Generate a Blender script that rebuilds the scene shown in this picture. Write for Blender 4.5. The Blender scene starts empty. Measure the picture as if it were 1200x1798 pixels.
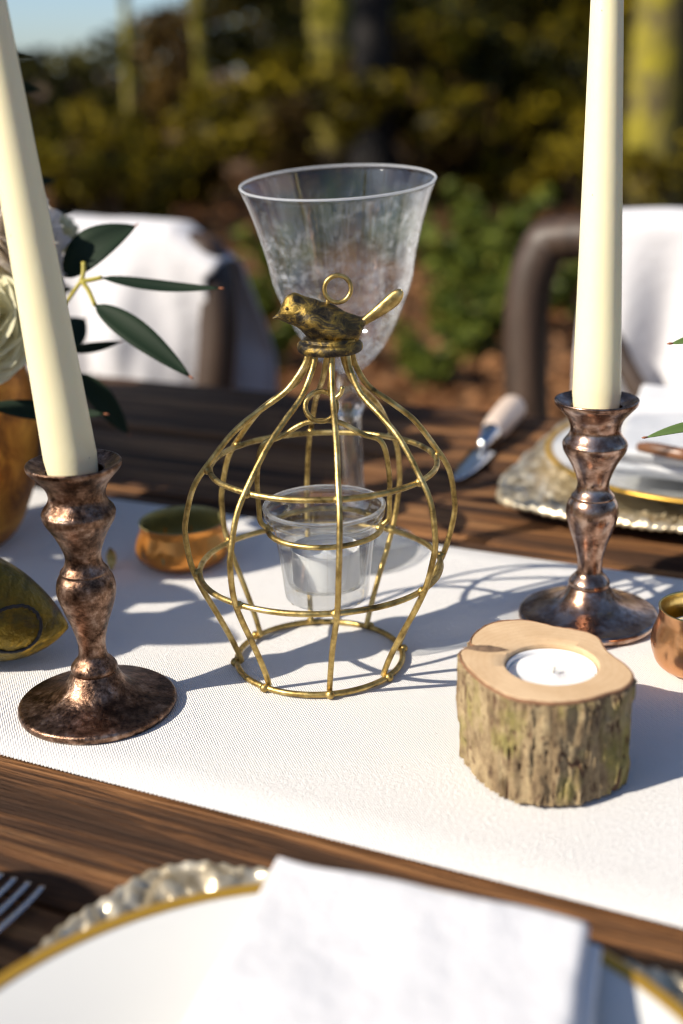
import bpy, math, random
import numpy as np
from mathutils import Vector, Matrix, noise as mnoise
random.seed(7); rng = np.random.default_rng(7)
SC = bpy.context.scene
COL = SC.collection
R_ = math.radians

# ---------------------------------------------------------------- camera, sky, sun, exposure
T = 0.76                                   # table top height
CAMZ = T + 0.27
PITCH, ROLL, FPX = R_(19.5), R_(-1.6), 2200.0     # FPX for a picture 1200 x 1798
cam_d = bpy.data.cameras.new('camera'); cam = bpy.data.objects.new('camera', cam_d); COL.objects.link(cam)
SC.camera = cam
fw = Vector((0, math.cos(PITCH), -math.sin(PITCH))); rt0 = Vector((1, 0, 0)); up0 = rt0.cross(fw)
rt = math.cos(ROLL) * rt0 + math.sin(ROLL) * up0
up = -math.sin(ROLL) * rt0 + math.cos(ROLL) * up0
CAM = Vector((0, 0, CAMZ))
m = Matrix(((rt.x, up.x, -fw.x, CAM.x), (rt.y, up.y, -fw.y, CAM.y), (rt.z, up.z, -fw.z, CAM.z), (0, 0, 0, 1)))
cam.matrix_world = m
cam_d.sensor_fit = 'VERTICAL'; cam_d.sensor_height = 36.0; cam_d.sensor_width = 24.0
cam_d.lens = FPX / 1798.0 * 36.0
cam_d.clip_start = 0.02; cam_d.clip_end = 2000
cam_d.dof.use_dof = True; cam_d.dof.focus_distance = 0.558; cam_d.dof.aperture_fstop = 4.6

SUN_AZ, SUN_EL = R_(26.0), R_(36.0)        # direction the shadows fall on the table, from +X towards +Y
world = bpy.data.worlds.new('World'); SC.world = world; world.use_nodes = True
wn = world.node_tree.nodes; wl = world.node_tree.links
bg = wn['Background']; sky = wn.new('ShaderNodeTexSky'); sky.sky_type = 'NISHITA'; sky.sun_disc = False
sky.sun_elevation = SUN_EL; sky.sun_rotation = math.atan2(-math.cos(SUN_AZ), -math.sin(SUN_AZ))
sky.altitude = 1500; sky.air_density = 0.9; sky.dust_density = 2.5; sky.ozone_density = 3.0
wl.new(sky.outputs[0], bg.inputs[0]); bg.inputs[1].default_value = 0.10
sun_d = bpy.data.lights.new('sun', 'SUN'); sun = bpy.data.objects.new('sun', sun_d); COL.objects.link(sun)
sun_d.energy = 5.0; sun_d.angle = R_(0.53); sun_d.color = (1.0, 0.91, 0.77)
ld = Vector((math.cos(SUN_AZ) * math.cos(SUN_EL), math.sin(SUN_AZ) * math.cos(SUN_EL), -math.sin(SUN_EL)))
sun.rotation_euler = ld.to_track_quat('-Z', 'Y').to_euler(); sun.location = (-6, -3, 8)
SC.view_settings.view_transform = 'Standard'; SC.view_settings.look = 'None'
SC.view_settings.exposure = 0.50; SC.view_settings.gamma = 1.0
SC.cycles.use_denoising = True; SC.cycles.filter_width = 1.15
SC.cycles.sample_clamp_indirect = 6.0
SC.cycles.max_bounces = 12; SC.cycles.transparent_max_bounces = 24; SC.cycles.transmission_bounces = 12

# ---------------------------------------------------------------- pixel helpers (photograph is 1200 x 1798)
def ray(x, y): return fw + rt * ((x - 600) / FPX) - up * ((y - 899) / FPX)
def px(x, y, z=0.0):                       # point at height z above the table top
    d = ray(x, y); return CAM + d * ((T + z - CAMZ) / d.z)
def pxd(x, y, depth): return CAM + ray(x, y) * depth
def depth(p): return (Vector(p) - CAM).dot(fw)
def proj(p):
    q = Vector(p) - CAM; d = q.dot(fw); return 600 + FPX * q.dot(rt) / d, 899 - FPX * q.dot(up) / d
def zat(b, y):                             # height over base point b that shows at image row y
    lo, hi = -0.05, 1.0
    for _ in range(50):
        k = (lo + hi) / 2
        if proj((b[0], b[1], b[2] + k))[1] > y: lo = k
        else: hi = k
    return lo
def prof(b, pts):                          # [(row, half width px)] -> [(r, z)]
    o = []
    for y, hw in pts:
        z = zat(b, y); o.append((hw * depth((b[0], b[1], b[2] + z)) / FPX, z))
    return o

# ---------------------------------------------------------------- mesh helpers
def link(o, parent=None):
    COL.objects.link(o)
    if parent is not None: o.parent = parent
    return o
def mesh(name, V, F, mat=None, parent=None, smooth=True, loc=None, auto=None):
    me = bpy.data.meshes.new(name)
    me.from_pydata([tuple(v) for v in V], [], [tuple(f) for f in F]); me.update()
    if mat is not None:
        for k in (mat if isinstance(mat, (list, tuple)) else [mat]): me.materials.append(k)
    if smooth:
        me.polygons.foreach_set('use_smooth', [True] * len(me.polygons))
        if auto is not None:
            try: me.set_sharp_from_angle(angle=R_(auto))
            except Exception: pass
    o = bpy.data.objects.new(name, me); link(o, parent)
    if loc is not None: o.location = loc
    return o
def thing(name, label, cat, loc, rotz=0.0, group=None):
    o = bpy.data.objects.new(name, None); COL.objects.link(o); o.empty_display_size = 0.02
    o.location = loc; o.rotation_euler = (0, 0, rotz)
    return tag(o, label, cat, group)
def tag(o, label, cat, group=None):
    o['label'] = label; o['category'] = cat
    if group: o['group'] = group
    return o
def structure(o): o['kind'] = 'structure'; return o
def stuff(o, label=None, cat=None):
    o['kind'] = 'stuff'
    if label: o['label'] = label; o['category'] = cat
    return o
def catmull(P, n=6, closed=False):
    P = [np.array(p, float) for p in P]; N = len(P); out = []
    rng_ = range(N) if closed else range(N - 1)
    for i in rng_:
        p1, p2 = P[i], P[(i + 1) % N]
        p0 = P[(i - 1) % N] if closed or i > 0 else 2 * p1 - p2
        p3 = P[(i + 2) % N] if closed or i + 2 < N else 2 * p2 - p1
        for k in range(n):
            t = k / n
            out.append(0.5 * ((2 * p1) + (p2 - p0) * t + (2 * p0 - 5 * p1 + 4 * p2 - p3) * t * t + (3 * p1 - p0 - 3 * p2 + p3) * t ** 3))
    if not closed: out.append(P[-1])
    return out
def lathe(pr, seg=64, fn=None, closed=False):
    """pr: [(r,z)], bottom to top or any order; r=0 ends become poles."""
    V, F, rows = [], [], []
    for r, z in pr:
        if r < 1e-7 and not closed:
            rows.append([len(V)]); V.append((0, 0, z))
        else:
            row = []
            for i in range(seg):
                a = 2 * math.pi * i / seg; rr = r * (fn(a, z) if fn else 1)
                row.append(len(V)); V.append((rr * math.cos(a), rr * math.sin(a), z))
            rows.append(row)
    n = len(rows)
    for k in range(n if closed else n - 1):
        A, B = rows[k], rows[(k + 1) % n]
        for i in range(seg):
            j = (i + 1) % seg
            if len(A) == 1 and len(B) == 1: continue
            if len(A) == 1: F.append((A[0], B[j], B[i]))
            elif len(B) == 1: F.append((A[i], A[j], B[0]))
            else: F.append((A[i], A[j], B[j], B[i]))
    return V, F
def tube(path, r, seg=10, closed=False, caps=True):
    P = [np.array(p, float) for p in path]; n = len(P); V, F = [], []
    rr = r if hasattr(r, '__len__') else [r] * n
    T_ = []
    for i in range(n):
        a = P[(i - 1) % n] if closed or i > 0 else P[i]; b = P[(i + 1) % n] if closed or i < n - 1 else P[i]
        d = b - a; T_.append(d / (np.linalg.norm(d) + 1e-12))
    ref = np.array([0, 0, 1.0]) if abs(T_[0][2]) < 0.9 else np.array([1.0, 0, 0])
    nrm = np.cross(T_[0], ref); nrm /= np.linalg.norm(nrm)
    for i in range(n):
        nrm = nrm - T_[i] * nrm.dot(T_[i]); nrm /= np.linalg.norm(nrm) + 1e-12
        bn = np.cross(T_[i], nrm)
        for k in range(seg):
            a = 2 * math.pi * k / seg; V.append(P[i] + rr[i] * (math.cos(a) * nrm + math.sin(a) * bn))
    for i in range(n if closed else n - 1):
        for k in range(seg):
            a, b = i * seg, ((i + 1) % n) * seg; k2 = (k + 1) % seg
            F.append((a + k, a + k2, b + k2, b + k))
    if caps and not closed:
        F.append(tuple(reversed(range(seg)))); F.append(tuple(range((n - 1) * seg, n * seg)))
    return V, F
def box(x0, x1, y0, y1, z0, z1, bev=0.0):
    if bev <= 0:
        V = [(x, y, z) for z in (z0, z1) for y in (y0, y1) for x in (x0, x1)]
        return V, [(0, 2, 3, 1), (4, 5, 7, 6), (0, 1, 5, 4), (2, 6, 7, 3), (0, 4, 6, 2), (1, 3, 7, 5)]
    import bmesh
    bm = bmesh.new(); bmesh.ops.create_cube(bm, size=1)
    for v in bm.verts:
        v.co = Vector(((x0 + x1) / 2 + v.co.x * (x1 - x0), (y0 + y1) / 2 + v.co.y * (y1 - y0), (z0 + z1) / 2 + v.co.z * (z1 - z0)))
    bmesh.ops.bevel(bm, geom=bm.edges[:], offset=bev, segments=2, affect='EDGES', profile=0.5)
    V = [v.co.copy() for v in bm.verts]; bm.verts.index_update(); F = [[v.index for v in f.verts] for f in bm.faces]; bm.free()
    return V, F
def join(*parts):
    V, F = [], []
    for v, f in parts:
        o = len(V); V += list(v); F += [tuple(i + o for i in q) for q in f]
    return V, F
def grid(nu, nv, fn):
    V = [fn(i / nu, j / nv) for j in range(nv + 1) for i in range(nu + 1)]
    F = [(j * (nu + 1) + i, j * (nu + 1) + i + 1, (j + 1) * (nu + 1) + i + 1, (j + 1) * (nu + 1) + i) for j in range(nv) for i in range(nu)]
    return V, F
def nz(x, y, z, s=1.0): return mnoise.noise(Vector((x * s, y * s, z * s)))

# ---------------------------------------------------------------- materials
class M:
    def __init__(s, name, **kw):
        s.m = bpy.data.materials.new(name); s.m.use_nodes = True; s.nt = s.m.node_tree
        s.b = s.nt.nodes['Principled BSDF']; s.out = s.nt.nodes['Material Output']
        s.tc = s.nt.nodes.new('ShaderNodeTexCoord'); s.vec = s.tc.outputs['Object']
        for k, v in kw.items(): s.set(k, v)
    def set(s, k, v):
        i = s.b.inputs[k]
        if hasattr(v, 'is_output'): s.nt.links.new(v, i)
        else: i.default_value = (*v, 1) if isinstance(v, tuple) and len(v) == 3 and i.type == 'RGBA' else v
        return s
    def node(s, t, ins=None, **kw):
        n = s.nt.nodes.new(t)
        for k, v in kw.items(): setattr(n, k, v)
        for k, v in (ins or {}).items():
            if hasattr(v, 'is_output'): s.nt.links.new(v, n.inputs[k])
            else: n.inputs[k].default_value = v
        return n
    def mapping(s, scale=(1, 1, 1), loc=None):
        n = s.node('ShaderNodeMapping', {'Vector': s.vec, 'Scale': scale})
        if loc is not None: s.nt.links.new(loc, n.inputs['Location'])
        return n.outputs[0]
    def noise(s, scale, detail=4, rough=0.55, vec=None, dist=0.0):
        return s.node('ShaderNodeTexNoise', {'Vector': vec or s.vec, 'Scale': scale, 'Detail': detail, 'Roughness': rough, 'Distortion': dist}).outputs['Fac']
    def ramp(s, fac, stops):
        n = s.node('ShaderNodeValToRGB', {'Fac': fac}); e = n.color_ramp.elements
        while len(e) < len(stops): e.new(0.5)
        for q, (p, c) in zip(e, stops):
            q.position = p; q.color = (*c, 1) if isinstance(c, tuple) else (c, c, c, 1)
        return n.outputs[0]
    def mix(s, fac, a, b, mode='MIX'):
        n = s.node('ShaderNodeMix', data_type='RGBA', blend_type=mode)
        for i, v in ((0, fac), (6, a), (7, b)):
            if hasattr(v, 'is_output'): s.nt.links.new(v, n.inputs[i])
            else: n.inputs[i].default_value = (*v, 1) if isinstance(v, tuple) else v
        return n.outputs[2]
    def math(s, op, a, b=0.0):
        n = s.node('ShaderNodeMath', operation=op)
        for i, v in enumerate((a, b)):
            if hasattr(v, 'is_output'): s.nt.links.new(v, n.inputs[i])
            else: n.inputs[i].default_value = v
        return n.outputs[0]
    def bump(s, h, strength=0.3, dist=0.001):
        n = s.node('ShaderNodeBump', {'Height': h, 'Strength': strength, 'Distance': dist}); s.nt.links.new(n.outputs[0], s.b.inputs['Normal']); return s
    def rand(s): return s.node('ShaderNodeObjectInfo').outputs['Random']
    def attr(s, name): return s.node('ShaderNodeAttribute', attribute_name=name).outputs['Fac']

def mk_copper():
    M_ = M('aged_copper', Metallic=1.0)
    n1 = M_.noise(170, 9, 0.68); n2 = M_.noise(700, 5, 0.6); n3 = M_.noise(30, 6, 0.6)
    c = M_.ramp(n1, [(0.34, (0.025, 0.014, 0.011)), (0.44, (0.11, 0.062, 0.04)), (0.54, (0.26, 0.155, 0.105)), (0.70, (0.56, 0.41, 0.32))])
    c = M_.mix(M_.ramp(n3, [(0.50, 0.0), (0.64, 0.8)]), c, (0.03, 0.018, 0.013))
    M_.set('Base Color', c)
    M_.set('Roughness', M_.ramp(n2, [(0.3, 0.24), (0.7, 0.46)]))
    M_.bump(M_.math('ADD', M_.math('MULTIPLY', n2, 0.5), n1), 0.6, 0.0007); return M_.m
def mk_copper_smooth():
    M_ = M('worn_copper', Metallic=1.0)
    n1 = M_.noise(95, 8, 0.66); n2 = M_.noise(300, 4)
    M_.set('Base Color', M_.ramp(n1, [(0.36, (0.09, 0.05, 0.035)), (0.48, (0.33, 0.195, 0.135)), (0.6, (0.58, 0.42, 0.33))]))
    M_.set('Roughness', M_.ramp(n1, [(0.3, 0.30), (0.7, 0.2)])); M_.bump(M_.math('ADD', M_.noise(120, 3), M_.math('MULTIPLY', n1, 0.4)), 0.3, 0.001); return M_.m
def mk_gold():
    M_ = M('antique_gold', Metallic=1.0)
    n1 = M_.noise(110, 6, 0.65); n2 = M_.noise(600, 4)
    M_.set('Base Color', M_.ramp(n1, [(0.31, (0.10, 0.072, 0.03)), (0.43, (0.36, 0.25, 0.085)), (0.56, (0.58, 0.43, 0.16)), (0.72, (0.80, 0.66, 0.36))]))
    M_.set('Roughness', M_.ramp(n2, [(0.3, 0.34), (0.7, 0.55)])); M_.bump(M_.math('ADD', n1, n2), 0.35, 0.0005); return M_.m
def mk_bird():
    M_ = M('blackened_gold', Metallic=1.0)
    v = M_.mapping((1, 1, 1.6)); n1 = M_.noise(95, 8, 0.66, v, 1.2); n2 = M_.noise(500, 4)
    M_.set('Base Color', M_.ramp(n1, [(0.40, (0.04, 0.036, 0.034)), (0.49, (0.11, 0.085, 0.045)), (0.57, (0.30, 0.205, 0.055)), (0.72, (0.50, 0.35, 0.10))]))
    M_.set('Roughness', M_.ramp(n2, [(0.3, 0.45), (0.7, 0.62)])); M_.bump(M_.math('ADD', n1, M_.math('MULTIPLY', n2, 0.3)), 0.8, 0.0012); return M_.m
def mk_wax(name, col, sss=0.25):
    M_ = M(name, Roughness=0.42)
    n = M_.noise(14, 3); M_.set('Base Color', M_.mix(n, col, tuple(c * 0.93 for c in col)))
    M_.set('Subsurface Weight', sss); M_.b.inputs['Subsurface Radius'].default_value = (0.9, 0.7, 0.35); M_.set('Subsurface Scale', 0.008)
    sp = M_.ramp(M_.noise(420, 1), [(0.80, 0.0), (0.815, 1.0)]); c_ = M_.mix(M_.math('MULTIPLY', sp, 0.7), M_.mix(n, col, tuple(c * 0.93 for c in col)), (0.22, 0.17, 0.10)); M_.set('Base Color', c_); M_.bump(M_.math('ADD', M_.noise(30, 4), M_.math('MULTIPLY', M_.noise(250, 3), 0.15)), 0.10, 0.003); return M_.m
def mk_linen(name, col, period=0.0011, amp=0.10, wr=True):
    M_ = M(name, Roughness=0.9)
    s = M_.node('ShaderNodeSeparateXYZ', {'Vector': M_.vec})
    k = 2 * math.pi / period
    wob = M_.math('MULTIPLY', M_.noise(160, 2), 2.4)
    a = M_.math('SINE', M_.math('ADD', M_.math('MULTIPLY', s.outputs[0], k), wob)); b = M_.math('SINE', M_.math('ADD', M_.math('MULTIPLY', s.outputs[1], k), wob))
    w = M_.math('MULTIPLY', a, b)
    fac = M_.math('MULTIPLY_ADD', w, 0.5); fac.node.inputs[2].default_value = 0.5
    slub = M_.noise(90, 4, 0.6, M_.mapping((0.25, 5, 1)))
    c = M_.mix(fac, tuple(q * (1 - amp * 2.2) for q in col), col)
    c = M_.mix(M_.ramp(slub, [(0.35, 0.0), (0.75, 0.16)]), c, (0.72, 0.68, 0.62))
    spk = M_.ramp(M_.noise(330, 1), [(0.765, 0.0), (0.79, 1.0)])
    c = M_.mix(M_.math('MULTIPLY', spk, 0.35), c, (0.25, 0.2, 0.16))
    M_.set('Base Color', c); M_.set('Sheen Weight', 0.15)
    M_.bump(M_.math('ADD', fac, M_.math('MULTIPLY', M_.noise(600, 3, 0.7), 1.6)), 0.7, 0.0007); return M_.m
def mk_cloth(name, col):
    M_ = M(name, Roughness=0.92); n = M_.noise(9, 4)
    M_.set('Base Color', M_.mix(n, col, tuple(c * 0.93 for c in col))); M_.set('Sheen Weight', 0.2)
    M_.bump(M_.noise(35, 5, 0.6), 0.25, 0.01); return M_.m
def mk_plank():
    M_ = M('weathered_plank', Roughness=0.62)
    r = M_.node('ShaderNodeCombineXYZ', {'X': M_.math('MULTIPLY', M_.rand(), 37.0), 'Y': M_.math('MULTIPLY', M_.rand(), 11.0)}).outputs[0]
    v1 = M_.mapping((3.5, 70, 40), r); v2 = M_.mapping((16, 420, 200), r); v3 = M_.mapping((2, 9, 9), r)
    g1 = M_.noise(1.0, 7, 0.62, v1, 0.7); g2 = M_.noise(1.0, 4, 0.6, v2, 0.3); g3 = M_.noise(1.0, 3, 0.5, v3)
    c = M_.ramp(g1, [(0.30, (0.010, 0.004, 0.0015)), (0.45, (0.055, 0.022, 0.007)), (0.53, (0.19, 0.078, 0.023)), (0.68, (0.44, 0.215, 0.08))])
    c = M_.mix(M_.ramp(g2, [(0.30, 0.9), (0.46, 0.0)]), c, (0.03, 0.013, 0.005))
    c = M_.mix(M_.ramp(g3, [(0.45, 0.0), (0.8, 0.3)]), c, (0.18, 0.09, 0.04))
    c = M_.mix(M_.ramp(g3, [(0.34, 0.7), (0.54, 0.0)]), c, (0.03, 0.012, 0.005))
    M_.set('Base Color', c); M_.set('Roughness', M_.ramp(g1, [(0.3, 0.85), (0.7, 0.62)])); M_.set('Specular IOR Level', 0.3)
    M_.bump(M_.math('ADD', g1, M_.math('MULTIPLY', g2, 0.8)), 1.0, 0.004); return M_.m
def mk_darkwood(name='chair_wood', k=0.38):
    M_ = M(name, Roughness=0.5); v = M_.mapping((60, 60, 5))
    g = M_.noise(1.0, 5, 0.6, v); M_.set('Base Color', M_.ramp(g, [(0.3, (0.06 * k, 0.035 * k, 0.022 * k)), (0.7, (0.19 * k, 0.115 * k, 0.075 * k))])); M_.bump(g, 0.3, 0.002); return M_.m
def mk_bark():
    M_ = M('hazel_bark', Roughness=0.85)
    v = M_.mapping((1, 1, 0.5)); n1 = M_.noise(150, 7, 0.62, v); n2 = M_.noise(55, 6, 0.6, M_.mapping((1, 1, 0.55))); n3 = M_.noise(420, 4)
    c = M_.ramp(n1, [(0.3, (0.07, 0.04, 0.02)), (0.46, (0.21, 0.145, 0.075)), (0.66, (0.37, 0.28, 0.155))])
    c = M_.mix(M_.ramp(n2, [(0.52, 0.0), (0.63, 0.65)]), c, (0.19, 0.17, 0.028))
    c = M_.mix(M_.ramp(M_.attr('crack'), [(0.10, 0.0), (0.45, 0.97)]), c, (0.08, 0.036, 0.017))
    M_.set('Base Color', c); M_.bump(M_.math('ADD', n1, M_.math('MULTIPLY', n3, 0.5)), 0.7, 0.0014); return M_.m
def mk_cutwood():
    M_ = M('cut_wood', Roughness=0.65)
    s = M_.node('ShaderNodeVectorMath', {0: M_.mapping((1, 1, 0))}, operation='LENGTH').outputs['Value']
    n = M_.noise(40, 5, 0.6); ring = M_.math('SINE', M_.math('ADD', M_.math('MULTIPLY', s, 2300), M_.math('MULTIPLY', n, 9)))
    c = M_.ramp(n, [(0.3, (0.52, 0.345, 0.19)), (0.7, (0.68, 0.49, 0.30))])
    c = M_.mix(M_.math('MULTIPLY', M_.ramp(ring, [(0.2, 0.0), (1.0, 0.3)]), 0.5), c, (0.46, 0.27, 0.13))
    fib = M_.noise(500, 3); c = M_.mix(M_.ramp(fib, [(0.6, 0.0), (0.75, 0.35)]), c, (0.40, 0.23, 0.11))
    M_.set('Base Color', c); M_.bump(fib, 0.25, 0.0004); return M_.m
def mk_glass(name, frost_glint=False, clear=0.55):
    M_ = M(name); nt = M_.nt
    tr = M_.node('ShaderNodeBsdfTransparent', {'Color': (0.97, 0.98, 0.98, 1)})
    gl = M_.node('ShaderNodeBsdfGlass', {'Color': (1, 1, 1, 1), 'Roughness': 0.0, 'IOR': 1.5})
    gs = M_.node('ShaderNodeBsdfGlossy', {'Color': (1, 1, 1, 1), 'Roughness': 0.02})
    fc_ = M_.node('ShaderNodeLayerWeight', {'Blend': 0.5}).outputs['Facing']
    frs = M_.math('MULTIPLY_ADD', M_.math('POWER', fc_, 5.0), 0.9); frs.node.inputs[2].default_value = 0.04
    m1 = M_.node('ShaderNodeMixShader', {0: frs, 1: tr.outputs[0], 2: gs.outputs[0]})
    m2 = M_.node('ShaderNodeMixShader', {0: 1 - clear, 1: m1.outputs[0], 2: gl.outputs[0]})
    res = m2
    if frost_glint:
      if frost_glint in ('rim', 'lip'): f = 0.42 if frost_glint == 'rim' else 0.10
      else:
        z = M_.node('ShaderNodeSeparateXYZ', {'Vector': M_.vec}).outputs[2]
        band = M_.ramp(M_.math('MULTIPLY', z, 4.0), [(0.40, 1.0), (0.60, 0.85), (0.73, 0.75), (0.82, 0.0)])
        n = M_.noise(70, 7, 0.68, dist=2.2); n2 = M_.noise(330, 4, 0.6)
        pat = M_.ramp(M_.math('ADD', M_.math('MULTIPLY', n, 0.65), M_.math('MULTIPLY', n2, 0.35)), [(0.45, 0.005), (0.51, 0.03), (0.55, 0.15), (0.61, 0.34)])
        lw = M_.node('ShaderNodeLayerWeight', {'Blend': 0.35}).outputs['Facing']
        f = M_.math('MINIMUM', M_.math('MULTIPLY', M_.math('MULTIPLY', pat, band), M_.math('MULTIPLY_ADD', lw, 2.2)), 0.85); f.node.inputs[0].links[0].from_node.inputs[1].links[0].from_node.inputs[2].default_value = 0.4
      df = M_.node('ShaderNodeBsdfDiffuse', {'Color': (0.9, 0.92, 0.95, 1)}); tl = M_.node('ShaderNodeBsdfTranslucent', {'Color': (0.9, 0.92, 0.95, 1)})
      dm = M_.node('ShaderNodeMixShader', {0: 0.5, 1: df.outputs[0], 2: tl.outputs[0]})
      res = M_.node('ShaderNodeMixShader', {0: f, 1: m2.outputs[0], 2: dm.outputs[0]})
    nt.links.new(res.outputs[0], M_.out.inputs['Surface']); return M_.m
def mk_leaf(name, c0, c1, trans=0.25, rough=0.4, vary=True):
    M_ = M(name, Roughness=rough); M_.set('Specular IOR Level', 0.22)
    f = M_.attr('tint') if vary else M_.noise(30, 3)
    c = M_.mix(f, c0, c1); M_.set('Base Color', c)
    tl = M_.node('ShaderNodeBsdfTranslucent'); M_.nt.links.new(c, tl.inputs[0])
    mx = M_.node('ShaderNodeMixShader', {0: trans, 1: M_.b.outputs[0], 2: tl.outputs[0]})
    M_.nt.links.new(mx.outputs[0], M_.out.inputs['Surface']); return M_.m
def mk_simple(name, col, rough=0.5, metal=0.0, **kw):
    M_ = M(name, Roughness=rough, Metallic=metal)
    n = M_.noise(kw.get('scale', 40), 4); M_.set('Base Color', M_.mix(n, col, tuple(c * kw.get('dark', 0.8) for c in col)))
    if kw.get('bump'): M_.bump(n, kw['bump'], kw.get('dist', 0.001))
    if 'coat' in kw: M_.set('Coat Weight', kw['coat'])
    return M_.m

COPPER, COPPER2, GOLD, BIRD = mk_copper(), mk_copper_smooth(), mk_gold(), mk_bird()
WAX = mk_wax('ivory_wax', (0.86, 0.785, 0.51)); WHITE_WAX = mk_wax('white_wax', (0.86, 0.85, 0.84), 0.3)
LINEN = mk_linen('runner_linen', (0.83, 0.815, 0.80), 0.0014, 0.07); NAPKIN = mk_cloth('napkin_cotton', (0.68, 0.68, 0.70)); THROW = mk_cloth('throw_cloth', (0.62, 0.61, 0.63))
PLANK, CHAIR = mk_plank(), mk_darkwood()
BARK, CUT = mk_bark(), mk_cutwood()
GLASS, FROST, STEMG = mk_glass('clear_glass', clear=0.82), mk_glass('etched_glass', True, 0.93), mk_glass('stem_glass', clear=0.4)
RIMG = mk_glass('glint_white_rim', 'rim', 0.8); LIPG = mk_glass('lip_glass', 'lip', 0.4)  # rim glass has diffuse white mixed in to imitate its sun glint
PLASTIC = mk_simple('white_plastic', (0.82, 0.82, 0.82), 0.35, 0.0, dark=0.95)
ALU = mk_simple('thin_aluminium', (0.8, 0.8, 0.8), 0.3, 1.0)
WICK = mk_simple('wick', (0.7, 0.66, 0.58), 0.9)
SILVER = mk_simple('polished_steel', (0.72, 0.73, 0.75), 0.16, 1.0)
PORCELAIN = mk_simple('white_porcelain', (0.68, 0.68, 0.66), 0.16, 0.0, dark=0.97, coat=0.3)
GILT = mk_simple('gilt_rim', (0.62, 0.36, 0.05), 0.35, 0.55)
def mk_charger():
    M_ = M('silver_gilt_relief', Metallic=1.0); n = M_.noise(90, 6, 0.6)
    M_.set('Base Color', M_.ramp(n, [(0.3, (0.28, 0.20, 0.10)), (0.5, (0.70, 0.60, 0.42)), (0.7, (0.86, 0.80, 0.66))]))
    M_.set('Metallic', 0.7); M_.set('Roughness', 0.33); M_.bump(M_.noise(260, 4), 0.6, 0.001); return M_.m
CHARGER = mk_charger()
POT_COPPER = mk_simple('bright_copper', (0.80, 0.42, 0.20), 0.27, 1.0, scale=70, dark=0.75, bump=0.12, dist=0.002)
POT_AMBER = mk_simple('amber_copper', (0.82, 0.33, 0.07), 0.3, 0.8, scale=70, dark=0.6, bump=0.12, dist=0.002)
POT_INNER = mk_simple('gold_lining', (0.80, 0.62, 0.25), 0.3, 1.0, scale=150, bump=0.3)
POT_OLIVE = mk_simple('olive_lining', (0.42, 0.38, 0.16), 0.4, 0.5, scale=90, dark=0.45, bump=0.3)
def mk_vase():
    M_ = M('foiled_orange_pot', Metallic=0.55, Roughness=0.4); n = M_.noise(38, 7, 0.65, dist=1.0)
    M_.set('Base Color', M_.ramp(n, [(0.32, (0.10, 0.03, 0.006)), (0.48, (0.50, 0.19, 0.022)), (0.66, (0.80, 0.38, 0.05))])); M_.bump(n, 0.4, 0.002); return M_.m
VASE = mk_vase()
def mk_ornament():
    M_ = M('mottled_olive_gold', Metallic=0.55, Roughness=0.36); n = M_.noise(45, 6, 0.6, dist=0.8); n2 = M_.noise(120, 4)
    c = M_.ramp(n, [(0.34, (0.04, 0.035, 0.03)), (0.44, (0.10, 0.075, 0.010)), (0.56, (0.20, 0.135, 0.012)), (0.68, (0.58, 0.33, 0.02))])
    M_.set('Base Color', c); M_.bump(M_.math('ADD', n, n2), 0.7, 0.003); return M_.m
ORN = mk_ornament()
DARKLINE = mk_simple('dark_patina', (0.03, 0.03, 0.035), 0.5, 0.5)
IVORY = mk_simple('cream_handle', (0.72, 0.58, 0.48), 0.4, 0.0, dark=0.9)
BROWNH = mk_simple('brown_handle', (0.22, 0.10, 0.05), 0.35, 0.0)
LEAF = mk_leaf('eucalyptus_leaf', (0.006, 0.016, 0.009), (0.011, 0.026, 0.010), 0.08, 0.68, vary=False)
LEAF_LIGHT = mk_leaf('pale_leaf', (0.10, 0.17, 0.05), (0.16, 0.24, 0.08), 0.3, 0.45, vary=False)
STEM = mk_simple('yellow_stem', (0.45, 0.38, 0.06), 0.5)
TIP = mk_simple('russet_tip', (0.30, 0.10, 0.04), 0.6)
PETAL = mk_leaf('cream_petal', (0.90, 0.86, 0.77), (0.86, 0.77, 0.68), 0.5, 0.5, vary=False)
PETAL_G = mk_leaf('green_petal', (0.80, 0.76, 0.50), (0.86, 0.82, 0.64), 0.5, 0.5, vary=False)

# ---------------------------------------------------------------- setting: ground
def terrain(x, y):
    h = 0.02 * nz(x, y, 0, 0.6)
    d = max(0.0, y - 11.0) * max(0.0, min(1.0, (x + 0.055 * y + 0.4) / 4.0))
    return h + min(0.10 * d, 2.4) + 0.12 * min(1, d) * nz(x, y, 3, 0.35)
def mk_ground():
    M_ = M('leaf_litter_floor', Roughness=0.9)
    n1 = M_.noise(0.8, 5); n2 = M_.noise(14, 6, 0.65); n3 = M_.noise(60, 4)
    c = M_.ramp(n2, [(0.3, (0.035, 0.018, 0.008)), (0.5, (0.13, 0.066, 0.028)), (0.7, (0.30, 0.16, 0.07))])
    c = M_.mix(M_.ramp(n1, [(0.5, 0.0), (0.68, 0.8)]), c, (0.075, 0.09, 0.018))
    M_.set('Base Color', c); M_.bump(M_.math('ADD', n2, n3), 0.9, 0.03); return M_.m
xs = list(np.linspace(-14, 16, 100)); ys = list(np.linspace(-10, 34, 130))
xs = [-900, -200, -60] + xs + [60, 200, 900]; ys = [-900, -200, -50] + ys + [70, 200, 1200]
V = [(x, y, terrain(x, y) if abs(x) < 30 and -20 < y < 40 else (0.0 if not (y >= 34 and x > 0) else min(2.4, 2.3))) for y in ys for x in xs]
nx = len(xs); F = [(j * nx + i, j * nx + i + 1, (j + 1) * nx + i + 1, (j + 1) * nx + i) for j in range(len(ys) - 1) for i in range(nx - 1)]
structure(mesh('ground', V, F, mk_ground()))

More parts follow.
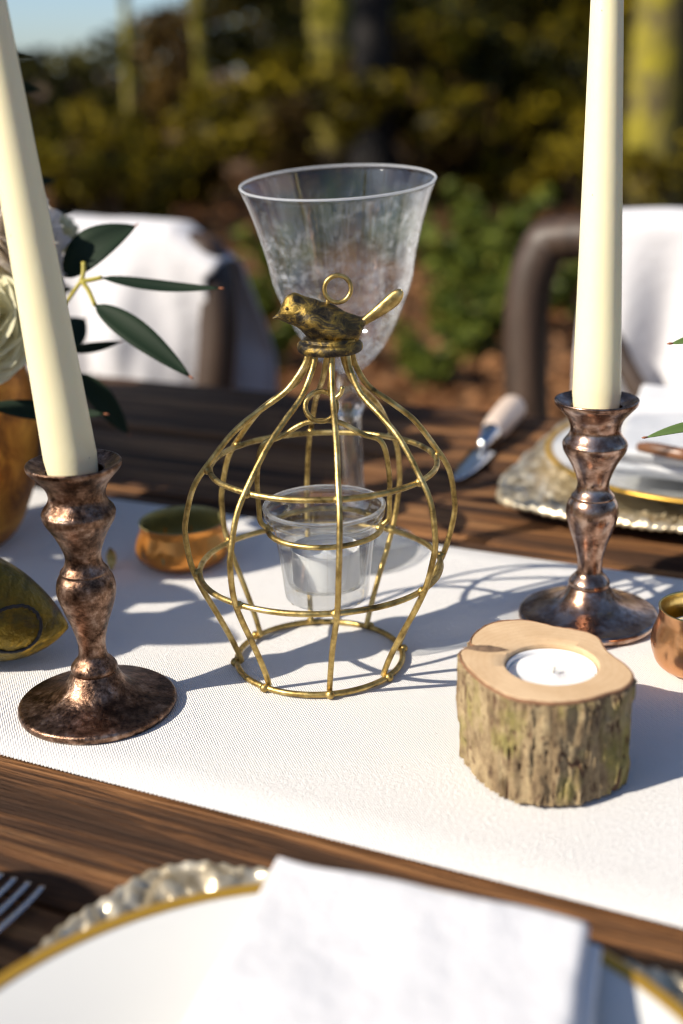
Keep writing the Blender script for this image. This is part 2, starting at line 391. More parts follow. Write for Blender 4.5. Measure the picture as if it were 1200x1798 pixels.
def tint_attr(o, vals):
    a = o.data.attributes.new('tint', 'FLOAT', 'POINT'); a.data.foreach_set('value', np.asarray(vals, dtype=np.float32))
def leaf_cloud(centers, sizes, up_bias=0.3, seed=1, ratio=0.5):
    """one bent two-quad leaf at every centre -> arrays"""
    g = np.random.default_rng(seed); n = len(centers)
    d = g.normal(size=(n, 3)); d[:, 2] *= 0.6; d /= np.linalg.norm(d, axis=1)[:, None]
    q = g.normal(size=(n, 3)); q[:, 2] += up_bias * 2; s = np.cross(d, q); s /= np.linalg.norm(s, axis=1)[:, None]
    nn = np.cross(s, d); L = sizes[:, None]; W = L * ratio * 0.5
    P = np.empty((n, 6, 3))
    P[:, 0] = centers - d * L * 0.5; P[:, 1] = centers - s * W + nn * W * 0.35; P[:, 2] = centers + d * L * 0.5
    P[:, 3] = centers + s * W + nn * W * 0.35; P[:, 4] = centers - d * L * 0.05; P[:, 5] = P[:, 2]
    V = P[:, :5].reshape(-1, 3)
    b = np.arange(n)[:, None] * 5
    F = np.concatenate([b + np.array([[0, 4, 1]]), b + np.array([[1, 4, 2]]), b + np.array([[0, 3, 4]]), b + np.array([[4, 3, 2]])])
    return V, F, np.repeat(g.random(n) ** 1.5, 5)
def np_mesh(name, V, F, mat, parent=None):
    me = bpy.data.meshes.new(name); me.vertices.add(len(V)); me.vertices.foreach_set('co', np.asarray(V, np.float32).ravel())
    k = F.shape[1]; me.loops.add(F.size); me.loops.foreach_set('vertex_index', F.astype(np.int32).ravel())
    me.polygons.add(len(F)); me.polygons.foreach_set('loop_start', np.arange(0, F.size, k, dtype=np.int32)); me.polygons.foreach_set('loop_total', np.full(len(F), k, np.int32))
    me.update(calc_edges=True); me.materials.append(mat); o = bpy.data.objects.new(name, me); return link(o, parent)

LITTER = mk_leaf('fallen_leaf', (0.15, 0.06, 0.022), (0.46, 0.23, 0.10), 0.15, 0.6)
SHRUB = [mk_leaf('laurel_leaf', (0.008, 0.011, 0.002), (0.085, 0.076, 0.006), 0.25, 0.5),
         mk_leaf('olive_leaf', (0.018, 0.015, 0.003), (0.46, 0.35, 0.02), 0.35, 0.5),
         mk_leaf('russet_leaf', (0.022, 0.013, 0.004), (0.19, 0.11, 0.02), 0.3, 0.55)]
FERN = mk_leaf('fresh_leaf', (0.05, 0.075, 0.012), (0.17, 0.20, 0.025), 0.3, 0.5)
TWIG = mk_simple('twig_bark', (0.09, 0.06, 0.04), 0.8, scale=20)

# ---------------------------------------------------------------- trees
def mk_moss():
    M_ = M('mossy_bark', Roughness=0.9); n = M_.noise(3.2, 6, 0.7); n2 = M_.noise(30, 5, 0.6, M_.mapping((1, 1, 0.3)))
    c = M_.ramp(n2, [(0.3, (0.05, 0.04, 0.02)), (0.7, (0.15, 0.115, 0.06))])
    c = M_.mix(M_.ramp(n, [(0.42, 0.0), (0.58, 1.0)]), c, (0.30, 0.255, 0.014)); M_.set('Base Color', c); M_.bump(n2, 0.9, 0.03); return M_.m
MOSS = mk_moss()
def tree(x, y, r, h, label, seed, lean=(0, 0), mat=None):
    mat = mat or MOSS
    g = random.Random(seed); z0 = terrain(x, y) - 0.05
    t = thing('tree', label, 'tree', (x, y, z0), 0, 'mossy woodland trees')
    path = [(lean[0] * k / 9 * h + 0.08 * r * g.uniform(-1, 1), lean[1] * k / 9 * h, k / 9 * h) for k in range(10)]
    P = catmull(path, 4); rr = [r * (1.0 + 0.5 * math.exp(-p[2] * 3.5)) * (1 - 0.72 * p[2] / h) for p in P]
    V, F = tube(P, rr, 20)
    V = [tuple(np.array(v) * (1 + 0) + 0.06 * r * np.array([nz(*v, 3 / max(r, .1) * .3), nz(v[1], v[2], v[0], 2.0), 0])) for v in V]
    mesh('trunk', V, F, mat, t)
    cl = []
    for b in range(7):
        k = g.uniform(0.45, 0.97); i = int(k * (len(P) - 1)); a = g.uniform(0, 2 * math.pi); L = h * g.uniform(0.2, 0.34)
        p0 = P[i]; p1 = p0 + np.array([math.cos(a) * L * .5, math.sin(a) * L * .5, L * .35]); p2 = p0 + np.array([math.cos(a) * L, math.sin(a) * L, L * .55])
        v, f = tube(catmull([p0, p1, p2], 5), list(np.linspace(rr[i] * .55, 0.012, 11)), 8); mesh('limb', v, f, mat, t)
        cl += [(p1, L * .4), (p2, L * .45)]
    gg = np.random.default_rng(seed)
    C = np.concatenate([c + gg.normal(size=(260, 3)) * s * 0.55 for c, s in cl])
    V, F, tn = leaf_cloud(C, gg.uniform(0.06, 0.13, len(C)), seed=seed)
    o = np_mesh('crown', V, F, SHRUB[1], t); tint_attr(o, tn); return t
tree(0.02, 10.6, 0.21, 9.0, 'thick moss-covered tree trunk rising straight behind the wine glass', 11)
SHADE_BARK = mk_simple('trunk_shade_bark', (0.012, 0.009, 0.007), 0.9, scale=14, dark=0.4, bump=0.9, dist=0.03)  # near-black extra trunks stand in for the mossy trunks' shadow sides
tree(0.30, 9.4, 0.15, 8.5, 'dark trunk added as the shadow side of the thick moss-covered one', 16, (0.01, 0), SHADE_BARK)
tree(2.32, 8.9, 0.13, 8.0, 'dark thin trunk added as the shadow side of the slim mossy one', 17, (0, 0), SHADE_BARK)
tree(1.96, 8.0, 0.17, 8.0, 'slim mossy tree trunk standing behind the draped wooden chair', 12, (0.01, 0))
tree(-6.6, 6.6, 0.22, 7.5, 'broad tree at the clearing side shading the thicket edge', 18)
tree(-5.6, 9.6, 0.2, 7.0, 'leafy tree at the clearing side shading the thicket', 19)
tree(-8.5, 4.6, 0.25, 8.5, 'tall tree furthest out at the clearing side', 20)
tree(-1.25, 13.5, 0.09, 6.0, 'thin dark sapling in the thicket right of the patch of open sky', 13, (-0.03, 0))
tree(-1.62, 10.5, 0.045, 4.5, 'slender yellow-green sapling among the shrubs behind the dark bentwood chair', 24, (0.03, 0))
tree(1.15, 11.5, 0.05, 5.0, 'slender leaning sapling between the two mossy trunks', 25, (-0.06, 0))
tree(-3.9, 15.0, 0.17, 7.0, 'dark bare-stemmed tree silhouetted against the patch of open sky', 14, (0.02, 0))
tree(3.9, 15.5, 0.2, 8.0, 'brown tree deep in the thicket beyond the slim mossy tree', 15)

# ---------------------------------------------------------------- shrubs
def make_shrub(seed, rx, h, mat, nleaf, size):
    g = np.random.default_rng(seed); t = bpy.data.objects.new('shrub', None); link(t)
    cl = []; parts = []
    for k in range(15):
        a = g.uniform(0, 2 * math.pi); q = math.sqrt(g.random()) * rx; zz = h * g.uniform(0.12, 0.97) * (1 - 0.35 * (q / rx) ** 2)
        c = np.array([q * math.cos(a), q * math.sin(a), zz]); cl.append((c, g.uniform(0.16, 0.34) * rx))
        parts.append(tube(catmull([(c[0] * .1, c[1] * .1, 0), (c[0] * .4, c[1] * .5, zz * .5), tuple(c)], 4), list(np.linspace(0.016, 0.004, 9)), 5))
    mesh('stem', *join(*parts), TWIG, t)
    C = []
    for c, s in cl:
        d = g.normal(size=(nleaf // 15, 3)); d /= np.linalg.norm(d, axis=1)[:, None]
        C.append(c + d * s * g.uniform(0.35, 1.12, (len(d), 1)) * np.array([1, 1, 0.85]))
    C = np.concatenate(C); C[:, 2] = np.abs(C[:, 2]) + 0.01
    V, F, tn = leaf_cloud(C, g.uniform(size * .6, size * 1.3, len(C)), seed=seed)
    o = np_mesh('foliage', V, F, mat, t); tint_attr(o, tn); return t
def copy_tree(o, parent=None):
    c = o.copy(); link(c); c.parent = parent
    for ch in list(o.children): copy_tree(ch, c)
    return c
protos = [make_shrub(21, 0.9, 1.5, SHRUB[0], 3600, 0.10), make_shrub(22, 0.8, 1.3, SHRUB[1], 1700, 0.14), make_shrub(23, 0.85, 1.4, SHRUB[2], 2600, 0.10)]
SL = ['dark evergreen shrub', 'yellow-olive leafy shrub', 'brown-leaved shrub']
used = [0, 0, 0]; g = random.Random(5)
spots = []
for row, (yy, n, x0, x1, s) in enumerate([(8.6, 8, -3.0, 3.4, 0.62), (10.0, 13, -3.6, 4.2, 0.98), (13.0, 9, -4.4, 5.4, 1.2), (16.5, 9, -4.0, 7.4, 1.9), (20.5, 8, -3.6, 9.0, 2.5)]):
    for i in range(n):
        x = x0 + (x1 - x0) * (i + g.uniform(-0.3, 0.3)) / (n - 1); y = yy + g.uniform(-0.7, 0.7); k = s * g.uniform(0.85, 1.2)
        if x < -0.085 * y: k = min(k, 0.74)
        if x < -0.12 * y and x > -0.255 * y: k = min(k, 0.60)
        if row == 0 and -0.9 < x < 1.6: continue
        spots.append((x, y, k, row))
for i, (x, y, k, row) in enumerate(spots):
    kind = g.choice([0, 0, 1, 1, 1, 2]); o = protos[kind] if used[kind] == 0 else copy_tree(protos[kind]); used[kind] += 1
    o.location = (x, y, terrain(x, y) - 0.04); o.scale = (k * g.uniform(1, 1.25), k, k); o.rotation_euler = (0, 0, g.uniform(0, 6.28))
    lb = f'{["low", "low", "waist-high", "tall", "tallest"][row]} {SL[kind]} {["at the edge of the leaf litter", "just inside the thicket edge", "in the middle of the thicket", "towards the back of the thicket", "at the very back of the thicket"][row]}'
    tag(o, lb, 'shrub', lb)
# low green plants on the lit woodland floor
def make_plant(seed):
    gq = np.random.default_rng(seed); t = bpy.data.objects.new('woodland_plant', None); link(t); parts = []; C = []
    for k in range(14):
        a = gq.uniform(0, 6.28); L = gq.uniform(0.2, 0.42); tip = np.array([math.cos(a) * L * .55, math.sin(a) * L * .55, L * .8])
        pth = catmull([(0, 0, 0), tuple(tip * np.array([.4, .4, .7])), tuple(tip)], 5); parts.append(tube(pth, 0.004, 5)); C += [p + gq.normal(size=3) * .02 for p in pth[3:] for _ in range(5)]
    mesh('stem', *join(*parts), STEM, t); C = np.array(C)
    V, F, tn = leaf_cloud(C, gq.uniform(0.05, 0.1, len(C)), seed=seed, ratio=0.4); o = np_mesh('foliage', V, F, FERN, t); tint_attr(o, tn); return t
pl0 = make_plant(31)
for i, (a, b, s) in enumerate([(830, 640, 1.0), (850, 560, 1.1), (800, 520, 1.2), (470, 660, 0.8), (905, 600, 1.0), (760, 690, 0.7), (500, 520, 1.0), (440, 600, 0.9), (980, 560, 1.0), (700, 470, 1.1), (880, 480, 1.3), (640, 420, 1.2), (560, 440, 1.2)]):
    d = ray(a, b); p = CAM + d * (-CAMZ / d.z); o = pl0 if i == 0 else copy_tree(pl0)
    o.location = (p.x, p.y, terrain(p.x, p.y) - 0.01); o.scale = (s,) * 3; o.rotation_euler = (0, 0, i * 1.3)
    tag(o, 'low bright green plant growing out of the orange leaf litter', 'plant', 'green plants in the leaf litter')
# fallen leaves and the far wood
gq = np.random.default_rng(3); n = 26000
yy = 2.2 + 11 * gq.random(n) ** 1.3; xx = gq.uniform(-0.42, 0.42, n) * (yy + 2.0)
C = np.stack([xx, yy, np.array([terrain(a, b) for a, b in zip(xx, yy)]) + 0.012 + 0.02 * gq.random(n)], 1)
V, F, tn = leaf_cloud(C, gq.uniform(0.045, 0.10, n), up_bias=2.5, seed=4, ratio=0.62)
V[:, 2] = np.maximum(V[:, 2], 0.004)
o = np_mesh('fallen_leaves', V, F, LITTER); tint_attr(o, tn); stuff(o, 'orange-brown fallen leaves covering the woodland floor', 'leaf litter')
n = 60000; ang = gq.uniform(0, 2 * math.pi, n); rad = gq.uniform(24, 31, n)
C = np.stack([rad * np.sin(ang), rad * np.cos(ang), np.zeros(n)], 1)
hm = np.array([4.5 + 2.0 * mnoise.noise(Vector((math.sin(a) * 5, math.cos(a) * 5, 1))) for a in ang])
rel = C[:, 0] / np.maximum(C[:, 1], 0.1)
gap = (C[:, 1] > 0) & (rel > -0.30) & (rel < -0.10)
hm = np.where(gap, 1.45 + 0.9 * np.clip((rel + 0.20) / 0.10, 0, 1), hm)
base = np.where((C[:, 1] > 11) & (C[:, 0] > -1), 1.6, 0.0)
C[:, 2] = base + gq.random(n) ** 0.8 * hm
V, F, tn = leaf_cloud(C, gq.uniform(0.22, 0.5, n), seed=8)
o = np_mesh('distant_wood', V, F, SHRUB[0]); tint_attr(o, tn); stuff(o, 'dark mass of distant woodland foliage around the clearing', 'woodland')

# ---------------------------------------------------------------- table
O_ = px(0, 1325); AX = Vector((math.cos(R_(-26)), math.sin(R_(-26)), 0)); NX = Vector((math.sin(R_(26)), math.cos(R_(26)), 0))
def tp(a, n, z=0.0): return Vector((O_.x, O_.y, T + z)) + AX * a + NX * n
def ta(p): q = Vector(p) - O_; return q.dot(AX), q.dot(NX)
RZ = R_(-26)
table = thing('table', 'rustic table of dark weathered planks under the white runner', 'table', (O_.x, O_.y, 0), RZ)
seams = [-0.335, -0.205, -0.070, 0.060, 0.185, 0.318, 0.455, 0.606]
for i in range(len(seams) - 1):
    n0, n1 = seams[i] + 0.0014, seams[i + 1] - 0.0014
    gs = random.Random(40 + i); dz = gs.uniform(-0.0012, 0.0)
    def pf(u, v, n0=n0, n1=n1, dz=dz, i=i):
        a = -1.25 + 2.5 * u; n = n0 + (n1 - n0) * v
        e = min(v, 1 - v) * (n1 - n0); drop = -0.0035 * math.exp(-(e / 0.0025) ** 2)
        wv = 0.0014 * math.exp(-(e / 0.006) ** 2) * nz(a, i * 3.1 + v, 0, 9)
        return (a, n + (0.0012 * nz(a, i, 5, 14) if v in (0, 1) else 0), T + dz + drop - abs(wv) - 0.0004)
    vs = [0, .008, .02, .04, .08, .2, .35, .5, .65, .8, .92, .96, .98, .992, 1]
    V = [pf(iu / 120, v) for v in vs for iu in range(121)]
    F = [(j * 121 + k, j * 121 + k + 1, (j + 1) * 121 + k + 1, (j + 1) * 121 + k) for j in range(len(vs) - 1) for k in range(120)]
    nt_ = len(V); top = len(V)
    bot = [(v[0], v[1], T - 0.035) for v in V[:121]] + [(v[0], v[1], T - 0.035) for v in V[-121:]]
    last = (len(vs) - 1) * 121; V = V + bot
    F += [(nt_ + k + 1, k + 1, k, nt_ + k) for k in range(120)] + [(last + k, last + k + 1, nt_ + 121 + k + 1, nt_ + 121 + k) for k in range(120)]
    F += [(nt_ + k, nt_ + 121 + k, nt_ + 121 + k + 1, nt_ + k + 1) for k in range(120)]
    F += [tuple([nt_ + 121] + [j * 121 for j in range(len(vs) - 1, -1, -1)] + [nt_]), tuple([nt_ + 120] + [j * 121 + 120 for j in range(len(vs))] + [nt_ + 241])]
    mesh('plank', [(v[0], v[1], v[2]) for v in V], F, PLANK, table, auto=50)
for a in (-1.05, 1.05):
    for n in (-0.26, 0.53): mesh('leg', *box(a - .04, a + .04, n - .04, n + .04, 0.0, T - 0.106, .004), PLANK, table)
    mesh('crossbar', *box(a - .035, a + .035, -0.30, 0.57, T - 0.105, T - 0.036, .004), PLANK, table)
mesh('apron', *box(-1.014, 1.014, 0.505, 0.535, T - 0.125, T - 0.0362, .003), PLANK, table)
mesh('apron', *box(-1.014, 1.014, -0.265, -0.235, T - 0.125, T - 0.0362, .003), PLANK, table)

# runner
NU = 1300
def rz_(a, n): return 0.0012 + 0.0007 * (1.2 * nz(a, n, 0, 6) + 0.5 * nz(a * .7, n, 2, 20) + 1.0)
V, F = [], []
nv = [-0.0006, 0.0, .002, .02, .04, .06, .08, .1, .12, .14, .16, .18, .2, .22, .24, .26, .28, .293, .295, .2956]
for j, n in enumerate(nv):
    for i in range(NU + 1):
        a = -0.62 + 1.3 * i / NU; off = 0.0022 * nz(a, n, 9, 3.0)
        if j in (0, len(nv) - 1): off += (0.0007 if i % 2 else -0.0001) * (-1 if j == 0 else 1)
        z = rz_(a, n) if 1 < j < len(nv) - 2 else 0.0006
        V.append((a, n + off, z))
F = [(j * (NU + 1) + i, j * (NU + 1) + i + 1, (j + 1) * (NU + 1) + i + 1, (j + 1) * (NU + 1) + i) for j in range(len(nv) - 1) for i in range(NU)]
runner = mesh('table_runner', V, F, LINEN); runner.location = (O_.x, O_.y, T + 0.0002); runner.rotation_euler = (0, 0, RZ)
tag(runner, 'white woven linen runner laid along the plank table', 'table runner')
RT = 0.0027                                # top of the runner above the planks

# ---------------------------------------------------------------- candlesticks and candles
L_ROWS = [(1240, 0), (1240, 134), (1236, 137), (1230, 137), (1226.5, 133), (1225, 122), (1222, 104), (1216, 84), (1207, 65), (1194, 51), (1176, 40), (1172, 41), (1166, 39.5), (1160, 35), (1150, 26),
          (1135, 24), (1120, 25.5), (1096, 32), (1070, 42), (1045, 50.5), (1030, 52), (1015, 49), (1005, 43), (1001, 42.5), (998, 40), (990, 34), (977, 31.5), (962, 35), (940, 45), (925, 54), (912, 62), (900, 65), (895, 63.5), (892, 62), (882, 54), (872, 50), (862, 51), (850, 56), (838, 66), (826, 78), (820, 83), (814, 84.5), (811, 82)]
bl = px(173, 1240, RT)
pr_l = prof(bl, L_ROWS)
ztop = pr_l[-1][1]; r_top = pr_l[-1][0]
def stick_profile(scale_r=1.0):
    p = [(r * scale_r, max(0.0, z)) for r, z in pr_l]
    p += [(r_top * .9 * scale_r, ztop - .0012), (r_top * .66 * scale_r, ztop - .0035), (0.0122, ztop - .0042), (0.0118, ztop - .012), (0, ztop - .012)]
    return p
def candlestick(pos, label, mat, seed, sides=None):
    t = thing('candlestick', label, 'candlestick', pos, 0, 'turned copper candlesticks')
    P = stick_profile(); zb = pr_l[9][1]; zr = pr_l[37][1]
    def warp(a, z): return 1 + 0.008 * nz(math.cos(a), math.sin(a), z * 40 + seed, 2.2) + 0.004 * nz(math.cos(a) * 3, math.sin(a) * 3, z * 160, 2)
    i1 = 10; i2 = 36
    def sub(name, lo, hi): 
        q = P[lo:hi]; q = [tuple(x) for x in catmull(q, 3)] if lo else [P[0]] + [tuple(x) for x in catmull(q[1:], 3)]
        mesh(name, *lathe([(max(0, r), z) for r, z in q], 96, warp), mat, t)
    sub('base', 0, i1 + 1); sub('stem', i1, i2 + 1); sub('cup', i2, len(P))
    return t
candlestick(bl, 'dark aged copper candlestick beside the olive gold ornament', COPPER, 1)
br = px(1032, 1085, RT)
candlestick(br, 'shiny brown copper candlestick standing behind the log candle holder', COPPER2, 7)
def candle(pos, top, r0, r1, label):
    """tapered candle from pos to top"""
    ax = (Vector(top) - Vector(pos)); L = ax.length
    t = thing('candle', label, 'candle', pos, 0, 'ivory taper candles'); t.rotation_mode = 'QUATERNION'; t.rotation_quaternion = Vector((0, 0, 1)).rotation_difference(ax.normalized())
    p = [(0, 0), (r0 * .80, 0), (r0 * .86, .001), (r0 * .93, .006), (r0, .014)] + [(r0 + (r1 - r0) * k / 10, .014 + (L - .05) * k / 10) for k in range(1, 11)] + [(r1 * .8, L - .02), (r1 * .4, L - .004), (0, L)]
    mesh('wax', *lathe(p, 64, lambda a, z: 1 + .006 * nz(math.cos(a), math.sin(a), z * 9, 1.5)), WAX, t)
    mesh('wick', *tube([(0, 0, L - .004), (0.0005, 0, L + .006), (.002, .001, L + .011)], .0008, 6), WICK, t)
cb = bl + Vector((0, 0, ztop - .0115)); d0 = depth(cb)
# image direction of the left candle: through (125,815) and (-20,0)
c_up = pxd(-20, 0, d0 - 0.055); dirv = (c_up - (bl + Vector((0, 0, ztop - .004)))).normalized()
candle(cb, cb + dirv * 0.275, 46.5 * d0 / FPX, 31 * (d0 - .055) / FPX * .93, 'leaning ivory taper candle in the dark copper candlestick')
cb2 = br + Vector((0, 0, ztop - .0115)); d2 = depth(cb2)
c_up = pxd(1067, 0, d2 - 0.045); dirv = (c_up - (br + Vector((0, 0, ztop - .004)))).normalized()
candle(cb2, cb2 + dirv * 0.275, 42 * d2 / FPX, 27 * (d2 - .05) / FPX * .9, 'upright ivory taper candle in the shiny copper candlestick')

# ---------------------------------------------------------------- tealights
def tealight(pos, r, h, label, alu=True):
    t = thing('tealight', label, 'tealight', pos, 0, None)
    mesh('cup', *lathe([(0, 0), (r * .97, 0), (r, .001), (r, h), (r * 1.01, h + .0004), (r * .985, h + .0004), (r * .98, h - .001), (r * .975, .0015), (0, .0015)], 64), ALU if alu else PLASTIC, t)
    mesh('wax', *lathe([(0, .0018), (r * .965, .0018), (r * .965, h - .0022), (r * .94, h - .0016), (r * .6, h - .0026), (r * .2, h - .0028), (r * .12, h - .0016), (0, h - .0014)], 64), WHITE_WAX, t)
    mesh('wick', *tube([(0, 0, h - .004), (.0004, 0, h - .001), (.0012, .0006, h + .0008)], .0007, 6), WICK, t)
    return t

# ---------------------------------------------------------------- bird cage candle holder
cg = px(562, 1157, RT); LEAN = 0.062
cage = thing('birdcage_lantern', 'gold wire birdcage lantern topped by a small bird', 'lantern', cg)
WR = 0.00136
def shear(p): return (p[0] + LEAN * p[2] * (0.4 + 0.6 * min(1, p[2] / .15)), p[1], p[2])
rp = prof(cg, [(624, 40), (647, 48), (684, 74), (716, 119), (748, 159), (794, 196), (839, 225), (894, 237), (926, 237), (977, 225), (1018, 206), (1064, 180), (1119, 151), (1148, 138)])
rp = [(r, z) for r, z in rp]
zc = zat(cg, 612)
rib_rz = [(rp[0][0] * .93, zc + .002)] + rp + [(145 * depth(cg) / FPX - .0012, .0030)]
for k in range(8):
    a = R_(-90 + 7 + 45 * k)
    path = [shear((r * math.cos(a) + .0006 * nz(k, z * 30, 0), r * math.sin(a) + .0006 * nz(z * 30, k, 4), z)) for r, z in catmull(rib_rz, 6)]
    mesh('rib', *tube(path, WR, 10), GOLD, cage)
def ring(r, z, w, name, mat=GOLD, parent=None, seg=96, wob=.0004, loc=None, sh=True):
    P = [(r * math.cos(2 * math.pi * i / seg), r * math.sin(2 * math.pi * i / seg), z + wob * nz(math.cos(i / seg * 6.28), math.sin(i / seg * 6.28), r * 50, 2)) for i in range(seg)]
    return mesh(name, *tube([shear(p) for p in P] if sh else P, w, 10, closed=True), mat, parent)
dc = lambda z: depth((cg.x, cg.y, cg.z + z)) / FPX
z1, z2 = zat(cg, 992), zat(cg, 814)
ring(145 * dc(0), WR + .0003, WR * 1.05, 'base_ring', GOLD, cage, wob=.0001)
ring(211 * dc(z1), z1, WR, 'hoop', GOLD, cage); ring(199 * dc(z2), z2, WR, 'hoop', GOLD, cage)
for zz0, rr0, par in ((z1, 211 * dc(z1), cage), (z2, 199 * dc(z2), cage), (WR + .0003, 145 * dc(0), cage)):
    for k in range(8):
        a = R_(-90 + 7 + 45 * k); p = shear(((rr0 + .0011) * math.cos(a), (rr0 + .0011) * math.sin(a), zz0 + .0003))
        if k == 0 and zz0 == z1: bead = mesh('weld_bead', *lathe(catmull([(0, -.0021), (.0014, -.0016), (.0021, 0), (.0014, .0016), (0, .0021)], 3), 12, lambda q, z: 1 + .15 * nz(math.cos(q), math.sin(q), z * 900, 2)), GOLD, cage); o = bead
        else: o = link(bead.copy(), cage)
        o.location = p; o.rotation_euler = (k, k * 2.1, a)
# collar that closes the ribs
ctop = Vector(shear((0, 0, zc)))
col = mesh('collar', *lathe(catmull([(0, -.0012), (.0105, -.0018), (.0138, -.0010), (.0145, .0008), (.0138, .0026), (.0118, .0036), (.0105, .005), (0, .0056)], 4), 48, lambda a, z: 1 + .03 * nz(math.cos(a), math.sin(a), z * 100, 3)), BIRD, cage); col.location = ctop
# bird, facing -X, standing on the collar: sections (x px, y px, half height, half width)
S = dc(zc)
def bp(x, y): return ((x - 580) * S, 0.0, (608 - y) * S * 1.02)
secs = [(481, 554, .6, .6), (486, 552.5, 3.2, 3), (492, 550, 6.5, 6), (497, 546, 14, 12), (505, 541, 23, 19), (517, 540, 28, 24), (530, 546, 32, 27), (546, 556, 37, 32), (566, 566, 40, 35), (586, 573, 40, 35), (604, 578, 35, 31), (619, 579, 28, 25), (630, 575, 20, 18), (637, 568, 13, 12), (643, 562, 8, 9), (648, 558, 4, 5)]
secs = catmull(secs, 4); V, F = [], []; NS = 36
for (x, y, h, w) in secs:
    c = bp(x, y)
    for k in range(NS):
        a = 2 * math.pi * k / NS; ca, sa = math.cos(a), math.sin(a)
        ws = w * (1.0 - .12 * max(0, sa))
        p = np.array([c[0], ws * S * ca, c[2] + h * S * sa])
        q = p + .0009 * np.array([0, ca, sa]) * nz(p[0], p[1], p[2], 170) * min(1, w / 12)
        if 535 < x < 612 and -0.35 < sa < 0.45 and abs(ca) > .5:      # folded wing stands a little proud
            q += .0011 * np.array([0, ca, 0])
        V.append(q)
for i in range(len(secs) - 1):
    for k in range(NS): F.append((i * NS + k, i * NS + (k + 1) % NS, (i + 1) * NS + (k + 1) % NS, (i + 1) * NS + k))
F += [tuple(range(NS)), tuple(reversed(range((len(secs) - 1) * NS, len(secs) * NS)))]
bird = mesh('bird', V, F, BIRD, cage); bird.location = ctop
tl = catmull([(633, 568, 6, 9), (645, 560, 8, 11), (662, 549, 10, 11), (680, 536, 12, 11.5), (694, 525, 12.5, 11), (703, 517, 9, 9), (708, 513, 3, 4)], 4); V, F = [], []
for (x, y, h, w) in tl:
    c = bp(x, y)
    for k in range(20):
        a = 2 * math.pi * k / 20; tx, tz = .60, .80
        hh = h * (1 + .08 * math.sin(3 * a)); V.append((c[0] - math.sin(a) * hh * S * .58, w * S * math.cos(a) * .75, c[2] + math.sin(a) * hh * S * .80))
for i in range(len(tl) - 1):
    for k in range(20): F.append((i * 20 + k, i * 20 + (k + 1) % 20, (i + 1) * 20 + (k + 1) % 20, (i + 1) * 20 + k))
F += [tuple(range(20)), tuple(reversed(range((len(tl) - 1) * 20, len(tl) * 20)))]
mesh('tail', V, F, GOLD, bird)
for s in (-1, 1):
    e = bp(508, 535); mesh('eye', *lathe([(0, -.0008), (.0007, -.0004), (.0009, 0), (.0007, .0004), (0, .0008)], 12), BIRD, bird, loc=(e[0], s * 19.5 * S, e[2]))
lp = bp(596, 507)
V, F = tube([(23 * S * math.cos(a), 23 * S * .12 * math.sin(a + 1), 23 * S * math.sin(a)) for a in np.linspace(0, 2 * math.pi, 49)[:-1]], 4.0 * S, 10, closed=True)
hr = mesh('hanging_ring', V, F, GOLD, cage); hr.location = ctop + Vector(lp)
V, F = tube([(lp[0] - 18 * S, 0, lp[2] - 34 * S), (lp[0] - 17.5 * S, 0, lp[2] - 20 * S), (lp[0] - 15 * S, 0, lp[2] - 16 * S)], 4 * S, 8); o = mesh('ring_post', V, F, GOLD, cage); o.location = ctop
# inner hook
zh = zat(cg, 694)
hk = [shear((0.001, 0, zc - .001)), shear((.0015, 0, zh + .012)), shear((.001, 0, zh + .003)), shear((.0028, .0, zh - .0016)), shear((.0058, 0, zh)), shear((.0068, 0, zh + .0035))]
mesh('hook', *tube(catmull(hk, 5), .0011, 8), GOLD, cage)
# hanger with the glass cup
zl = zat(cg, 714); zat_top = zat(cg, 733); zring = zat(cg, 926)
hx = Vector(shear((0, 0, zl)))
hb = cg + Vector((shear((0, 0, zl))[0] - .004 + .0015, -.0, 0))
hanger = thing('wire_hanger', 'gold wire arch hanging inside the birdcage and holding the glass cup', 'hanger', hb)
V, F = tube([(7.0e-3 * math.cos(a), 7.0e-3 * .3 * math.sin(a), zl + 6.4e-3 * math.sin(a)) for a in np.linspace(0, 2 * math.pi, 41)[:-1]], .0012, 8, closed=True); mesh('loop', V, F, GOLD, hanger)
hw = 114 * dc(zring); rr_ = 100 * dc(zring)
zt = zl - 6.6e-3
arch = [(-rr_, 0, zring), (-hw * .985, 0, zring + .0035), (-hw, 0, zring + .010), (-hw, 0, zring + .026), (-hw * .9, 0, zring + .040), (-hw * .62, 0, zt - .007), (-hw * .28, 0, zt - .0012), (0, 0, zt), (hw * .28, 0, zt - .0012), (hw * .62, 0, zt - .007), (hw * .9, 0, zring + .040), (hw, 0, zring + .026), (hw, 0, zring + .010), (hw * .985, 0, zring + .0035), (rr_, 0, zring)]
mesh('arch', *tube(catmull(arch, 6), .00125, 8), GOLD, hanger)
P = [(rr_ * math.cos(a), rr_ * math.sin(a), zring) for a in np.linspace(0, 2 * math.pi, 73)[:-1]]
mesh('cup_ring', *tube(P, .0013, 8, closed=True), GOLD, hanger)
